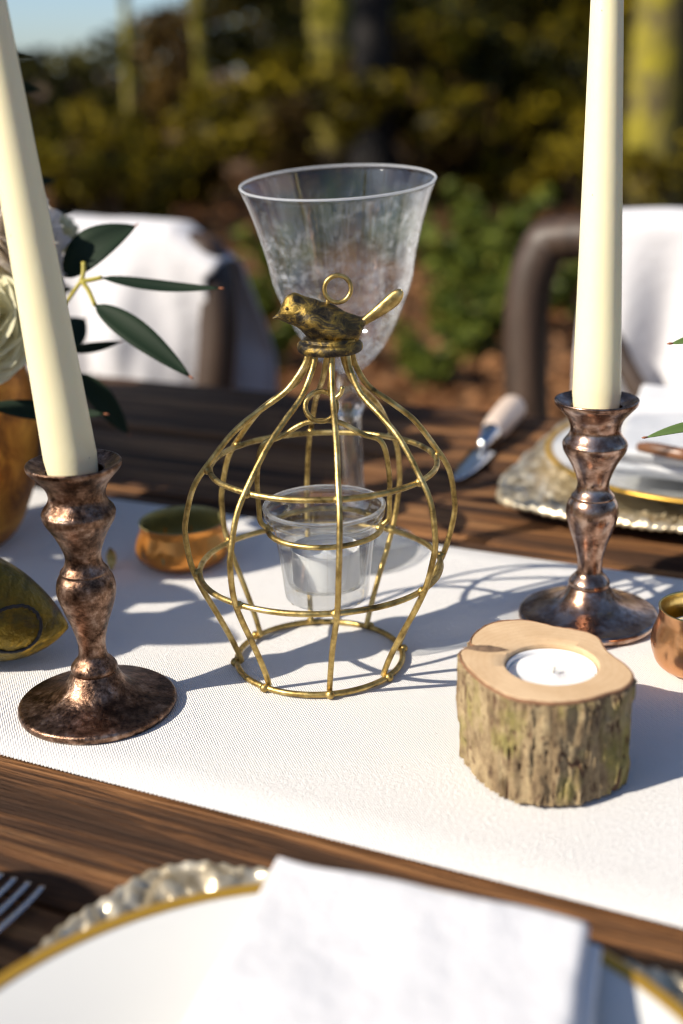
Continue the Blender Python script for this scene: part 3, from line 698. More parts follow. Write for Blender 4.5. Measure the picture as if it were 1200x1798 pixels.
# glass cup
D_ = dc(zring); zrim = zring + .0105; zbot = zring - .0335
ro = [(0, zbot), (72 * D_, zbot), (75 * D_, zbot + .001), (80 * D_, zbot + .014), (86 * D_, zring - .006), (90 * D_, zring), (94 * D_, zring + .003), (103 * D_, zring + .0055), (106.5 * D_, zring + .008), (105 * D_, zrim)]
ri = [(101.5 * D_, zrim - .0003), (99 * D_, zring + .0065), (88.5 * D_, zring + .0035), (83.5 * D_, zring), (79 * D_, zring - .010), (73 * D_, zbot + .012), (68 * D_, zbot + .0065), (0, zbot + .0058)]
cup = mesh('glass_votive', *lathe([(r, z - zbot) for r, z in (ro[:1] + catmull(ro[1:], 3) + catmull(ri[:-1], 3) + ri[-1:])], 96), GLASS); cup.location = hb + Vector((0, 0, zbot))
mesh('lip', *tube([(104 * D_ * math.cos(q), 104 * D_ * math.sin(q), zrim - zbot + .0002) for q in np.linspace(0, 2 * math.pi, 97)[:-1]], .0011, 8, closed=True), LIPG, cup)
tag(cup, 'clear glass votive cup seated in the wire ring inside the birdcage', 'votive cup')
tealight(hb + Vector((0, 0, zbot + .0066)), .0158, .017, 'white tealight in the clear glass cup inside the birdcage', alu=False)

# ---------------------------------------------------------------- wine glass
gb = px(628, 972, RT); GR = lambda hw, d=0.70: hw * d / FPX
wg = thing('wine_glass', 'etched clear wine glass with flared bowl behind the birdcage', 'wine glass', gb)
zz = lambda y: zat(gb, y)
outer = [(66 * .725 / FPX * .18, zz(652)), (30 * .71 / FPX, zz(645)), (46 * .71 / FPX, zz(630)), (63 * .705 / FPX, zz(610)), (84 * .70 / FPX, zz(575)), (101 * .70 / FPX, zz(535)), (116 * .695 / FPX, zz(495)), (124 * .69 / FPX, zz(455)), (132 * .69 / FPX, zz(420)), (143 * .68 / FPX, zz(385)), (154 * .68 / FPX, zz(350)), (165 * .675 / FPX, zz(324))]
oc = catmull(outer, 5); tk = .0011
inner = [(max(.0005, r - tk * 1.1), z + (tk * 1.4 if r < .02 else 0.0)) for r, z in reversed(oc[:-1])]
rim = [(oc[-1][0] - .0002, oc[-1][1] + .0006), (oc[-1][0] - .0009, oc[-1][1] + .0005)]
bp_ = [(0, oc[0][1])] + [tuple(q) for q in oc] + rim + inner + [(0, inner[-1][1] + .0002)]
bowl = mesh('bowl', *lathe(bp_, 96), FROST, wg)
mesh('rim', *tube([((oc[-1][0] - .0003) * math.cos(q), (oc[-1][0] - .0003) * math.sin(q), oc[-1][1] + .0010) for q in np.linspace(0, 2 * math.pi, 97)[:-1]], .00062, 8, closed=True), RIMG, wg)
zs0, zs1 = 0.0052, oc[0][1] - .0001
st = [(0, zs0), (.0115, zs0), (.0085, zs0 + .004), (.0062, zs0 + .012), (.0056, zs0 + .03), (.0060, zs1 - .034), (.0066, zs1 - .026), (.0084, zs1 - .021), (.0088, zs1 - .018), (.0078, zs1 - .014), (.0060, zs1 - .011), (.0062, zs1 - .006), (.0052, zs1 - .001), (0, zs1)]
mesh('stem', *lathe(st[:1] + catmull(st[1:-1], 5) + st[-1:], 40), STEMG, wg)
mesh('foot', *lathe([(0, 0), (.034, 0), (.0358, .0006), (.036, .0012), (.0352, .0018), (.024, .0031), (.013, .0045), (.0105, .0051), (0, .0051)], 72), STEMG, wg)
# the glass stands a little askew on the runner's edge
wg.rotation_mode = 'QUATERNION'; ql = (Vector((-0.028, -0.085, 1)).normalized()); wg.rotation_quaternion = Vector((0, 0, 1)).rotation_difference(ql); wg.location = gb + Vector((0, 0, .0030))

# ---------------------------------------------------------------- log candle holder
HT = 0.0455
lg_px = [(150, 388), (170, 374), (215, 372), (238, 366), (225, 358), (203, 345), (207, 315), (235, 285), (285, 255), (350, 240), (440, 235), (520, 246), (600, 266), (690, 280), (770, 300), (810, 325), (840, 375), (880, 410), (930, 445), (968, 490), (960, 530), (920, 560), (850, 580), (780, 603), (700, 618), (600, 625), (500, 617), (400, 600), (320, 566), (250, 520), (190, 465), (160, 425)]
lc = px(750 + 583 / 2.667, 1000 + 440 / 2.667, HT + RT)
lgb = Vector((lc.x, lc.y, T + RT))
outl = []
for x, y in lg_px:
    p = px(750 + x / 2.667, 1000 + y / 2.667, HT + RT); outl.append((p.x - lc.x, p.y - lc.y))
outl = catmull(outl, 10, closed=True); NO = len(outl)
log = thing('log_candle_holder', 'short bark-covered log drilled out to hold a tealight', 'candle holder', lgb)
NZ = 60; V, F, cr = [], [], []
per = [0.0]
for i in range(NO): per.append(per[-1] + math.hypot(*(np.array(outl[(i + 1) % NO]) - np.array(outl[i]))))
Lp = per[-1]
for j in range(NZ + 1):
    z = HT * j / NZ
    for i in range(NO):
        x, y = outl[i]; r = math.hypot(x, y); nx_, ny_ = x / r, y / r
        # cracks: long vertical furrows that wander and break up
        f = 0.0; an = 2 * math.pi * per[i] / Lp; cx, sy = math.cos(an), math.sin(an)
        w1 = nz(cx * 7 + .6 * nz(z * 40, cx, sy), sy * 7, z * 22, 1.0); w2 = nz(cx * 15 + .8 * nz(z * 60, sy, cx), sy * 15, z * 45, 1.0)
        k1 = max(0, 1 - abs(w1) / .055) * (0.5 + .5 * nz(cx * 3, sy * 3, z * 60 + 5)); k2 = max(0, 1 - abs(w2) / .07) * max(0, .35 + nz(cx * 4, sy * 4, z * 90 + 9))
        crack = min(1, max(0, k1) * 1.1 + max(0, k2) * .8)
        fl = nz(cx * 11, sy * 11, z * 75 + 3); ridge = 0.0009 * max(0, min(1, (fl - .05) * 9)) + 0.0007 * nz(cx * 9, sy * 9, z * 30) + 0.0006 * nz(cx * 30, sy * 30, z * 60)
        d = ridge - .0016 * crack + .0006 * nz(cx * 60, sy * 60, z * 160)
        flare = -.0012 * (1 - z / HT) + .0004 * nz(cx, sy, z * 50)
        if j >= NZ - 1: d = -.0003; crack = .55
        d += flare if j < NZ - 1 else 0
        V.append((x + nx_ * d, y + ny_ * d, max(0.0006 if j == 0 else z, z))); cr.append(crack)
for j in range(NZ):
    for i in range(NO): F.append((j * NO + i, j * NO + (i + 1) % NO, (j + 1) * NO + (i + 1) % NO, (j + 1) * NO + i))
F.append(tuple(reversed(range(NO))))
o = mesh('bark', V, F, BARK, log, auto=70); a = o.data.attributes.new('crack', 'FLOAT', 'POINT'); a.data.foreach_set('value', np.array(cr, np.float32))
# cut face with the drilled hole
hr_px = 81.5; hr0 = hr_px * depth(lc) / FPX
V, F = [], []
hole = []
for i in range(NO):
    x, y = outl[i]; a_ = math.atan2(y, x); hole.append((hr0 * math.cos(a_), hr0 * math.sin(a_)))
rows = []
def addrow(fn):
    s = len(V); V.extend(fn(i) for i in range(NO)); rows.append(s)
addrow(lambda i: (outl[i][0] * .985, outl[i][1] * .985, HT - .0006))
addrow(lambda i: (outl[i][0] * .972, outl[i][1] * .972, HT + .0002 + .0001 * nz(outl[i][0] * 100, outl[i][1] * 100, 0)))
for k in (.3, .6, .95): addrow(lambda i, k=k: (outl[i][0] * .972 * (1 - k) + hole[i][0] * k, outl[i][1] * .972 * (1 - k) + hole[i][1] * k, HT + .0002))
addrow(lambda i: (hole[i][0], hole[i][1], HT - .0004))
addrow(lambda i: (hole[i][0] * .995, hole[i][1] * .995, HT - .013))
for k in range(len(rows) - 1):
    for i in range(NO): F.append((rows[k] + i, rows[k] + (i + 1) % NO, rows[k + 1] + (i + 1) % NO, rows[k + 1] + i))
s = len(V); V.append((0, 0, HT - .013)); F += [(rows[-1] + i, rows[-1] + (i + 1) % NO, s) for i in range(NO)]
mesh('cut_face', V, F, CUT, log, auto=40)
# thin bark rim ring round the cut face
V, F = [], []
for k, zz_ in ((1.0, HT - .0011), (1.003, HT - .0003), (.992, HT + .0003), (.984, HT - .0002)):
    V += [(outl[i][0] * k, outl[i][1] * k, zz_ + .0003 * nz(outl[i][0] * 300, outl[i][1] * 300, 1)) for i in range(NO)]
for k in range(3):
    for i in range(NO): F.append((k * NO + i, k * NO + (i + 1) % NO, (k + 1) * NO + (i + 1) % NO, (k + 1) * NO + i))
mesh('bark_rim', V, F, mk_simple('inner_bark', (0.30, 0.15, 0.075), 0.8, scale=200, dark=0.5), log)
kp = px(750 + 275 / 2.667, 1000 + 374 / 2.667, HT + RT) - lc
V, F = grid(16, 10, lambda u, v: (kp.x + (u - .5) * .019, kp.y + (v - .5) * .006 * math.sin(math.pi * u) - (u - .5) * .0035, HT + .0003 + .0011 * math.sin(math.pi * v) * math.sin(math.pi * u) * (1 + .6 * nz(u * 9, v * 5, 0))))
mesh('knot', V, F, mk_simple('knot_bark', (0.24, 0.15, 0.09), 0.8, scale=400, dark=0.3, bump=0.8), log)
tealight(lgb + Vector((0, 0, HT - .0128)), hr0 * .965, .0103, 'white tealight sunk in the drilled log', alu=False)

# ---------------------------------------------------------------- copper pots
def copper_pot(base, rb, h, mat, label, tl_label, seed=0, lobes=11):
    t = thing('copper_pot', label, 'candle pot', base, 0, 'small copper candle pots')
    p = [(0, 0), (rb * .60, 0), (rb * .80, h * .06), (rb * .94, h * .2), (rb * .995, h * .38), (rb * .98, h * .54), (rb * .92, h * .69), (rb * .868, h * .82), (rb * .862, h * .92), (rb * .88, h)]
    q = catmull(p[1:], 5)
    fn = lambda a, z: 1 + .05 * math.exp(-((z / h - .38) / .26) ** 2) * (abs(math.sin(lobes * a / 2 + seed)) - .8) + .004 * nz(math.cos(a) * 4, math.sin(a) * 4, z * 90)
    body = mesh('body', *lathe([(0, 0)] + [tuple(x) for x in q], 132, fn), mat, t)
    qi = [(r - .0009, z) for r, z in reversed(q) if z > h * .2]
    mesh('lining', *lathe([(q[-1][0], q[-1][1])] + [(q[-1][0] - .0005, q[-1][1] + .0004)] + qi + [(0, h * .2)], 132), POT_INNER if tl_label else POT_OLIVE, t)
    if tl_label: tealight(base + Vector((0, 0, h * .2 + .0004)), min(.0185, rb * .68), h * .42, tl_label)
    return t
pb = px(325, 984, RT); rb = 85 * depth(pb) / FPX
copper_pot(pb, rb, zat(pb, 913) * 1.0, POT_AMBER, 'shaded amber copper pot between the dark candlestick and the birdcage', None, 1)
pr2 = px(1226, 1172, RT); rb2 = 84 * depth(pr2) / FPX
copper_pot(pr2, rb2, .0305, POT_COPPER, 'sunlit pinkish copper pot beside the log candle holder', 'sunlit tealight inside the pinkish copper pot', 2, 9)

# ---------------------------------------------------------------- olive gold ornament
ob = px(-5, 1160, RT); do = depth(ob) / FPX
orn = thing('ornament', 'mottled olive gold ornament tapering to a point, ring on its side', 'ornament', ob)
hgt = 92 * do
so = catmull([(-150, 0, 30, 28), (-135, 4, 62, 55), (-95, 8, 86, 80), (-40, 8, 95, 86), (10, 4, 93, 82), (50, -6, 80, 68), (85, -16, 57, 48), (110, -24, 33, 30), (124, -30, 14, 14), (131, -33, 4, 4)], 5); V, F = [], []; NN = 48
zc0 = 95 * do
for (x, z, h, w) in so:
    for k in range(NN):
        a = 2 * math.pi * k / NN; zq = zc0 + z * do + h * do * math.sin(a); V.append((x * do, w * do * math.cos(a), max(0.0, zq)))
for i in range(len(so) - 1):
    for k in range(NN): F.append((i * NN + k, i * NN + (k + 1) % NN, (i + 1) * NN + (k + 1) % NN, (i + 1) * NN + k))
F += [tuple(range(NN)), tuple(reversed(range((len(so) - 1) * NN, len(so) * NN)))]
body = mesh('body', V, F, ORN, orn)
def body_y(x, z):                          # front surface of the ornament at local x, z
    xs_ = [s[0] * do for s in so]; i = min(range(len(so)), key=lambda q: abs(xs_[q] - x)); _, zc_, h, w = so[i]
    q = max(-1, min(1, (z - zc0 - zc_ * do) / (h * do))); return -w * do * math.sqrt(1 - q * q)
P = []
for a in np.linspace(0, 2 * math.pi, 61)[:-1]:
    x = (52 + 43 * math.cos(a)) * do; z = zc0 + (-10 + 42 * math.sin(a)) * do; P.append((x, body_y(x, z) - .0001, z))
mesh('ring_mark', *tube(P, .0009, 6, closed=True), DARKLINE, orn)
# small gilt leaf behind the candlestick
gp = px(196, 1003, RT); V, F = grid(8, 4, lambda u, v: ((v - .5) * .006 * math.sin(math.pi * min(1, u * .9 + .08)) , .004 * math.sin(u * 2.4), .0004 + .013 * u + .0015 * (v - .5) ** 2))
o = mesh('gilt_leaf', V, F, GOLD); o.location = gp; sm = o.modifiers.new('solid', 'SOLIDIFY'); sm.thickness = .0005
tag(o, 'small curled gold leaf standing on the runner behind the dark candlestick', 'decoration')

# ---------------------------------------------------------------- flowers in the orange pot
vb = px(-62, 952, RT); dv = depth(vb) / FPX
pot = thing('flower_pot', 'mottled orange foil flower pot holding cream flowers and dark leaves', 'flower pot', vb)
vp = [(0, 0), (72, 0), (92, .006), (116, .020), (138, .042), (147, .066), (146, .088), (138, .106), (134, .116), (138, .122)]
q = [(vp[0][0], vp[0][1])] + [tuple(x) for x in catmull([(r * dv, z) for r, z in vp[1:]], 5)]
mesh('body', *lathe(q + [(q[-1][0] - .002, q[-1][1] + .0006), (q[-1][0] - .004, q[-1][1] - .002), (q[-1][0] - .006, .09), (0, .088)], 72, lambda a, z: 1 + .015 * nz(math.cos(a) * 2, math.sin(a) * 2, z * 60)), VASE, pot)
mesh('soil', *lathe([(0, .104), (q[-1][0] - .0085, .104), (0, .108)][::-1], 32), TWIG, pot)
def petal_mesh(name, size, cup, mat):
    def f(u, v):
        s = (u - .5) * 2; w = math.sin(math.pi * (.12 + .80 * v)) ** .7
        return (s * size * .5 * w, -cup * size * (v ** 1.5) * .35 + .10 * size * s * s * w, v * size * (1 - .12 * s * s) + .04 * size * math.sin(5 * s + v * 3))
    return mesh(name, *grid(6, 6, f), mat)
def rose(pos, size, label, mat, seed, tilt=(0, 0)):
    gs = random.Random(seed); t = thing('rose', label, 'flower', pos, gs.uniform(0, 6), 'cream flowers in the orange pot'); t.rotation_euler[0] = tilt[0]; t.rotation_euler[1] = tilt[1]
    base = petal_mesh('petal', size, 1.0, mat); first = True
    for k in range(26):
        o = base if first else link(base.copy()); first = False
        o.parent = t; fr = k / 25; a = k * 2.4; ra = size * (.05 + .26 * fr)
        o.location = (ra * math.cos(a), ra * math.sin(a), size * (.16 - .16 * fr)); o.rotation_euler = (R_(4 + 62 * fr ** 1.3), 0, a + math.pi / 2 + math.pi)
        sc = .55 + .45 * fr; o.scale = (sc * (1.0 + .5 * fr), sc, sc * (1.05 - .1 * fr))
    mesh('calyx', *lathe([(0, -size * .25), (size * .08, -size * .22), (size * .22, 0), (size * .1, size * .12), (0, size * .14)], 16), LEAF_LIGHT, t)
    v, f = tube(catmull([(0, 0, -size * .2), (.004, .003, -size * .6), (.006, 0, -size * 1.1)], 4), .002, 6); mesh('stem', v, f, STEM, t)
def at(x, y, d): return pxd(x, y, d)
dv0 = depth(vb)
rose(at(-8, 450, .70), .056, 'large pale rose sunlit beside the leaning candle', PETAL, 51, (R_(48), R_(-10)))
rose(at(-2, 580, .68), .046, 'greenish cream rose low over the orange pot rim', PETAL_G, 52, (R_(60), R_(5)))
rose(at(-40, 370, .76), .056, 'pale rose at the crown of the flower arrangement', PETAL, 53, (R_(30), R_(-15)))
rose(at(-90, 500, .76), .055, 'pale rose on the far side of the flower arrangement', PETAL, 54, (R_(40), R_(-25)))
rose(at(96, 425, dv0 + .03), .024, 'tiny green bud flower peeking out behind the leaning candle', PETAL_G, 55, (R_(30), R_(30)))
# leafy sprigs
def leaf_mesh(base, tip, width, nrm, bend=.12, n=14, fold=.18):
    b, t = np.array(base), np.array(tip); d = t - b; L = np.linalg.norm(d); d /= L; nrm = np.array(nrm, float); nrm -= d * nrm.dot(d); nrm /= np.linalg.norm(nrm); s = np.cross(d, nrm)
    V = []
    for i in range(n + 1):
        u = i / n; w = width * .5 * (math.sin(math.pi * u ** .8) ** .8 if 0 < u < 1 else .02) ; c = b + d * L * u + nrm * bend * L * math.sin(math.pi * u)
        for k in (-1, -.5, 0, .5, 1): V.append(c + s * w * k + nrm * (abs(k) ** 1.5) * w * fold * 2)
    F = [(i * 5 + k, i * 5 + k + 1, (i + 1) * 5 + k + 1, (i + 1) * 5 + k) for i in range(n) for k in range(4)]
    return V, F
def sprig(root, stem_pts, leaves, label, group=None, mat=LEAF, tips=True):
    t = thing('leafy_sprig', label, 'sprig', root, 0, group); r = Vector(root)
    mesh('stem', *tube(catmull([tuple(Vector(p) - r) for p in stem_pts], 5), .0011, 7), STEM, t)
    for (b, tp_, w, nr, bend) in leaves:
        b, tp_ = Vector(b) - r, Vector(tp_) - r; lf = mesh('leaf', *leaf_mesh(b, tp_, w, nr, bend), mat, t)
        sm = lf.modifiers.new('thick', 'SOLIDIFY'); sm.thickness = .0004
        if tips:
            dd = (tp_ - b).normalized(); e = tp_; mesh('leaf_tip', *tube([e - dd * .001, e + dd * .0008, e + dd * .002], [.0004, .0006, .0002], 6), TIP, lf)
    return t
d1 = .68; potmouth = vb + Vector((.02, -.01, .118))
cv = tuple(-(fw)); upv = (0, -.3, 1)
node = at(143, 493, d1)
sprig(potmouth, [potmouth, at(60, 600, .71), at(110, 540, .69), node],
      [(at(178, 487, d1), at(388, 506, d1 - .01), 29 * d1 / FPX, (.1, -.55, .9), -.05), (at(167, 535, d1), at(335, 662, d1 - .02), 46 * d1 / FPX, (.3, -.9, .35), .05),
       (at(112, 486, .70), at(239, 396, .70), 72 * .7 / FPX, (-.3, -.9, .5), .10), (at(120, 615, .72), at(212, 600, .71), 22 * .71 / FPX, (0, -.7, .8), -.06)],
      'dark green narrow leaved sprig reaching over the chair from the orange pot')
st2 = [node, at(160, 500, d1), at(167, 535, d1)]
t2 = [o for o in COL.objects if o.get('category') == 'sprig'][-1]
for P_ in ([node, at(158, 492, d1), at(180, 487, d1)], [node, at(155, 508, d1), at(168, 537, d1)], [node, at(147, 478, d1), at(147, 460, d1)]):
    mesh('leaf_stalk', *tube(catmull([tuple(Vector(p) - potmouth) for p in P_], 4), .0013, 7), STEM, t2)
sprig(vb + Vector((.03, .0, .119)), [vb + Vector((.03, .0, .119)), at(60, 640, .75), at(120, 655, .75)],
      [(at(140, 655, .76), at(226, 762, .77), 42 * .76 / FPX, (.2, -.9, .4), .06), (at(-20, 712, .68), at(186, 727, .68), 36 * .68 / FPX, (0, -.8, .6), -.05), (at(90, 620, .78), at(150, 560, .8), 60 * .78 / FPX, (.1, -.9, .3), .05)],
      'dark drooping leaves hanging over the rim of the orange pot')
gs = random.Random(77)
def spray(root, end, nl, lab, grp, w=.02, ln=.075):
    r0, e = Vector(root), Vector(end); mid = (r0 + e) / 2 + Vector((0, 0, .03)); lv = []
    for k in range(nl):
        u = .25 + .75 * k / (nl - 1); p = r0.lerp(mid, u * 2) if u < .5 else mid.lerp(e, u * 2 - 1); a = k * 2.4
        q = p + Vector((math.cos(a), math.sin(a), gs.uniform(-.2, .5))).normalized() * ln * gs.uniform(.7, 1.2); lv.append((p, q, w * gs.uniform(.8, 1.2), (gs.uniform(-.8, .8), gs.uniform(-.8, .8), 1), .06))
    return sprig(r0, [r0, mid, e], lv, lab, grp, tips=False)
# back of the arrangement: foliage fanning out of the pot, away from the camera
for k in range(12):
    a = R_(60 + 11 * k); el = gs.uniform(.3, 1.1); L = gs.uniform(.14, .24)
    spray(vb + Vector((-.03 + .01 * gs.uniform(-1, 1), .015 * gs.uniform(0, 1), .117)), vb + Vector((-.05 + L * math.cos(a) * .7 - .03, .02 + L * math.sin(a), .12 + L * math.sin(el))), 11,
          'leafy sprig fanning out at the back of the orange flower pot', 'sprigs at the back of the arrangement', .027, .085)
for (ex, ey, dd) in ((40, 430, .86), (10, 385, .87), (55, 560, .85), (-40, 350, .88), (60, 500, .87), (-30, 480, .86), (-20, 600, .84)):
    spray(vb + Vector((-.01, .03, .117)), at(ex, ey, dd), 10, 'dark sprig packed close behind the roses of the orange pot', 'sprigs packed behind the roses', .026, .042)
rose(vb + Vector((-.10, .05, .25)), .06, 'cream rose on top of the sprigs at the back of the orange pot', PETAL, 56, (R_(10), R_(-10)))
rose(vb + Vector((-.06, .12, .22)), .06, 'cream rose deep at the back of the orange pot', PETAL, 57, (R_(-20), R_(-10)))
# bowl of foliage added out of view to throw shade on the runner
fb = Vector((-.405, .545, T + RT)); fp = thing('shading_foliage_bowl', 'low orange foliage bowl added out of view to shade the runner', 'bowl', fb)
mesh('body', *lathe([(0, 0), (.035, 0), (.05, .01), (.062, .035), (.06, .055), (.062, .06), (.059, .06), (.056, .05), (0, .045)], 48), VASE, fp)
for k in range(11):
    a = k * 2.4; L = gs.uniform(.08, .13)
    spray(fb + Vector((.02 * math.cos(a), .02 * math.sin(a), .05)), fb + Vector((L * .6 * math.cos(a), L * .75 * math.sin(a), .09 + L * gs.uniform(.6, 1.1))), 9, 'dark leafy sprig added in the low shading foliage bowl', 'sprigs in the added low shading bowl', .028, .07)
f2 = Vector((-.45, .88, T)); fp = thing('shading_foliage_bowl', 'tall plant bowl added out of view to shade the far bare planks', 'bowl', f2)  # unseen bowl, added so its foliage darkens the far planks
mesh('body', *lathe([(0, 0), (.045, 0), (.06, .01), (.072, .045), (.07, .075), (.072, .08), (.069, .08), (.066, .07), (0, .065)], 48), VASE, fp)
for k in range(22):
    a = k * 2.4; L = .06 + .12 * ((k * 7) % 22) / 22
    spray(f2 + Vector((.03 * math.cos(a), .03 * math.sin(a), .07)), f2 + Vector((L * .9 * math.cos(a), L * math.sin(a), .08 + .2 * gs.uniform(.35, 1.0))), 13, 'broad leafy sprig added in the tall shading bowl', 'sprigs in the added tall shading bowl', .04, .085)
jb = Vector((-.285, .262, T)); jug = thing('shade_jug', 'brown stoneware jug added out of view to shade the fork', 'jug', jb)  # unseen jug, added to cast shade over the fork and near planks
jp = [(.040, 0), (.044, .004), (.051, .03), (.053, .06), (.049, .09), (.044, .11), (.042, .12), (.045, .13)]
mesh('body', *lathe([(0, 0)] + [tuple(x) for x in catmull(jp, 5)] + [(.043, .131), (.039, .12), (.041, .11), (.046, .09), (.05, .06), (.041, .008), (0, .007)], 64), mk_simple('stoneware', (0.20, 0.12, 0.07), 0.35, scale=30, dark=.6), jug)
mesh('handle', *tube(catmull([(-.037, -.018, .118), (-.06, -.03, .116), (-.07, -.035, .088), (-.06, -.03, .058), (-.044, -.022, .046)], 6), .005, 10), jug.children[0].data.materials[0], jug)

# sprig in a bottle at the other end, tips reaching into view
bb = Vector((.285, .585, T + RT)); a0, n0 = ta(bb)
bot = mesh('bud_vase', *lathe([(0, 0), (.021, 0), (.023, .002), (.024, .03), (.022, .06), (.010, .085), (.009, .11), (.011, .114), (.009, .115), (.0075, .11), (.0085, .085), (.02, .058), (.0215, .03), (.020, .004), (0, .004)], 48), GLASS); bot.location = bb
tag(bot, 'clear glass bud vase holding the pale green sprig', 'vase')
rt_ = bb + Vector((0, 0, .006)); e1 = at(1290, 690, .60); e2 = at(1310, 560, .60)
sprig(rt_, [rt_, bb + Vector((.0, 0, .11)), e1, e2, at(1330, 480, .6)],
      [(at(1285, 745, .585), at(1134, 768, .575), 24 * .58 / FPX, (0, -.5, .9), .05), (at(1300, 590, .585), at(1179, 603, .58), 26 * .58 / FPX, (0, -.6, .8), .04), (e2, at(1440, 470, .62), .016, (0, -.6, .8), .05), (e1, at(1430, 640, .62), .016, (0, -.6, .8), .05)],
      'pale green pointed leaves of a sprig in the glass bud vase', mat=LEAF_LIGHT)

# ---------------------------------------------------------------- place settings
def charger(cen, half, label, seed=0):
    """square baroque plate with scalloped relief rim, aligned with the table"""
    t = thing('charger_plate', label, 'charger plate', cen, RZ, 'square relief charger plates')
    NA = 540
    def outline(a, k):
        c, s = math.cos(a), math.sin(a); p = 5.5
        r = half / (abs(c) ** p + abs(s) ** p) ** (1 / p); sc = 1 + .018 * abs(math.sin(a * 10)) * (k ** 4)
        return r * k * sc
    V, F = [], []; ks = [0, .3, .62, .66] + [.68 + .012 * q for q in range(25)] + [.975, .99, 1.0]
    for j, k in enumerate(ks):
        for i in range(NA):
            a = 2 * math.pi * i / NA; r = outline(a, k)
            z = .004 if k < .64 else .004 + .009 * min(1, (k - .64) / .3)
            if .66 < k < .99:
                z += .0030 * math.sin(a * 62 + 22 * (k - .7) + 2 * math.sin(a * 12)) * math.sin(math.pi * (k - .66) / .33) * (0.4 + abs(nz(math.cos(a) * 3, math.sin(a) * 3, k * 6))) + .0042 * nz(math.cos(a) * 26, math.sin(a) * 26, k * 22)
            if k > .97: z += .0014 * (1 if k < 1 else -.6) + .0006 * math.sin(a * 150)
            V.append((r * math.cos(a), r * math.sin(a), z))
    nr = len(ks)
    for j in range(nr - 1):
        for i in range(NA): F.append((j * NA + i, j * NA + (i + 1) % NA, (j + 1) * NA + (i + 1) % NA, (j + 1) * NA + i))
    top = len(V); und = []
    for k, z in ((1.0, None), (.62, .0005), (0, .0005)):
        for i in range(NA):
            a = 2 * math.pi * i / NA; r = outline(a, k); zz_ = V[(nr - 1) * NA + i][2] - .0016 if z is None else z; V.append((r * math.cos(a), r * math.sin(a), zz_))
    for j in range(3):
        A = (nr - 1) * NA if j == 0 else top + (j - 1) * NA; B = top + j * NA
        for i in range(NA): F.append((A + i, A + (i + 1) % NA, B + (i + 1) % NA, B + i))
    nfw = [(0.62)]
    mesh('relief_body', V, F, CHARGER, t); return t
def plate(cen, r, label, z0=0.0):
    t = thing('plate', label, 'plate', cen, 0, 'white plates with gold rims')
    p = [(0, 0), (r * .55, 0), (r * .58, .002), (r * .66, .0035), (r * .85, .0105), (r * .985, .0152), (r, .0162), (r * .985, .0172), (r * .85, .0132), (r * .68, .0068), (r * .6, .0052), (0, .0048)]
    mesh('dish', *lathe(p[:1] + catmull(p[1:-1], 4) + p[-1:], 128), PORCELAIN, t)
    q = [(r * .97, .0150), (r * .99, .0152), (r * 1.007, .0163), (r * .994, .0179), (r * .962, .0172)]
    mesh('gold_rim', *lathe(catmull(q, 3), 128), GILT, t); return t
pc = Vector((-.0135, .2211, T))
pc_a, pc_n = ta(pc)
charger(pc, .121, 'square silver relief charger under the plate with the large folded napkin')
plate(pc + Vector((0, 0, .0085)), .1172, 'white gold rimmed plate under the large folded napkin')
def napkin(corners, th, label, z, seed=0, layers=2, sag=0.0, name='napkin'):
    A, B, C_, D__ = [Vector(c) for c in corners]; cen = (A + B + C_ + D__) / 4; cen.z = T + z
    t = thing(name, label, 'napkin', cen, 0, 'folded white napkins')
    lt = th / layers
    for l in range(layers):
        z0 = l * lt + .0004 * l; ins = .006 * (layers - 1 - l) * (1 if l % 2 == 0 else .5)
        def f(u, v, top):
            p = (A * (1 - u) + B * u) * (1 - v) + (D__ * (1 - u) + C_ * u) * v; x, y = p.x - cen.x, p.y - cen.y
            e = min(min(u, 1 - u) * (A - B).length, min(v, 1 - v) * (A - D__).length); k = min(1, e / (lt * .55)); bulge = math.sqrt(max(0, 1 - (1 - k) ** 2))
            wv = .0016 * nz(x, y, seed + l, 26) + .0009 * nz(x, y, seed + l, 60)
            base = z0 + sag * math.sin(math.pi * u) * 0
            mid = base + lt * .5
            if top: zz_ = mid + lt * .5 * bulge + wv * k * (1 if l == layers - 1 else .25)
            else: zz_ = mid - lt * .5 * bulge
            sh = .0022 * nz(u * 3, v * 3, seed + l * 4); return (x + sh + (.004 * (layers - 1 - l) if u > .5 else 0) * u, y + sh, zz_)
        us = [0, .003, .008, .015, .025, .04] + list(np.linspace(.07, .93, 30)) + [.96, .975, .985, .992, .997, 1]; n = len(us)
        V = [f(u, v, True) for v in us for u in us] + [f(u, v, False) for v in us for u in us]; nn = n * n
        F = [(j * n + i, j * n + i + 1, (j + 1) * n + i + 1, (j + 1) * n + i) for j in range(n - 1) for i in range(n - 1)]
        F += [tuple(reversed([nn + q for q in f_])) for f_ in F]
        for i in range(n - 1):
            for (p_, q_) in ((i, i + 1), ((n - 1) * n + i + 1, (n - 1) * n + i), ((i + 1) * n, i * n), (i * n + n - 1, (i + 1) * n + n - 1)): F.append((q_, p_, nn + p_, nn + q_))
        mesh('fold', V, F, NAPKIN, t)
    return t
zn = .0262; A = px(487, 1497, zn + .014); B = px(1036, 1618, zn + .014); D__ = px(322, 1800, zn + .014); C_ = px(1012, 1800, zn + .014)
D__ = A + (D__ - A) * 1.7; C_ = B + (C_ - B) * 2.4
napkin((A, B, C_, D__), .0145, 'large folded white napkin on the gold rimmed plate beside the fork', zn, 3, 2)
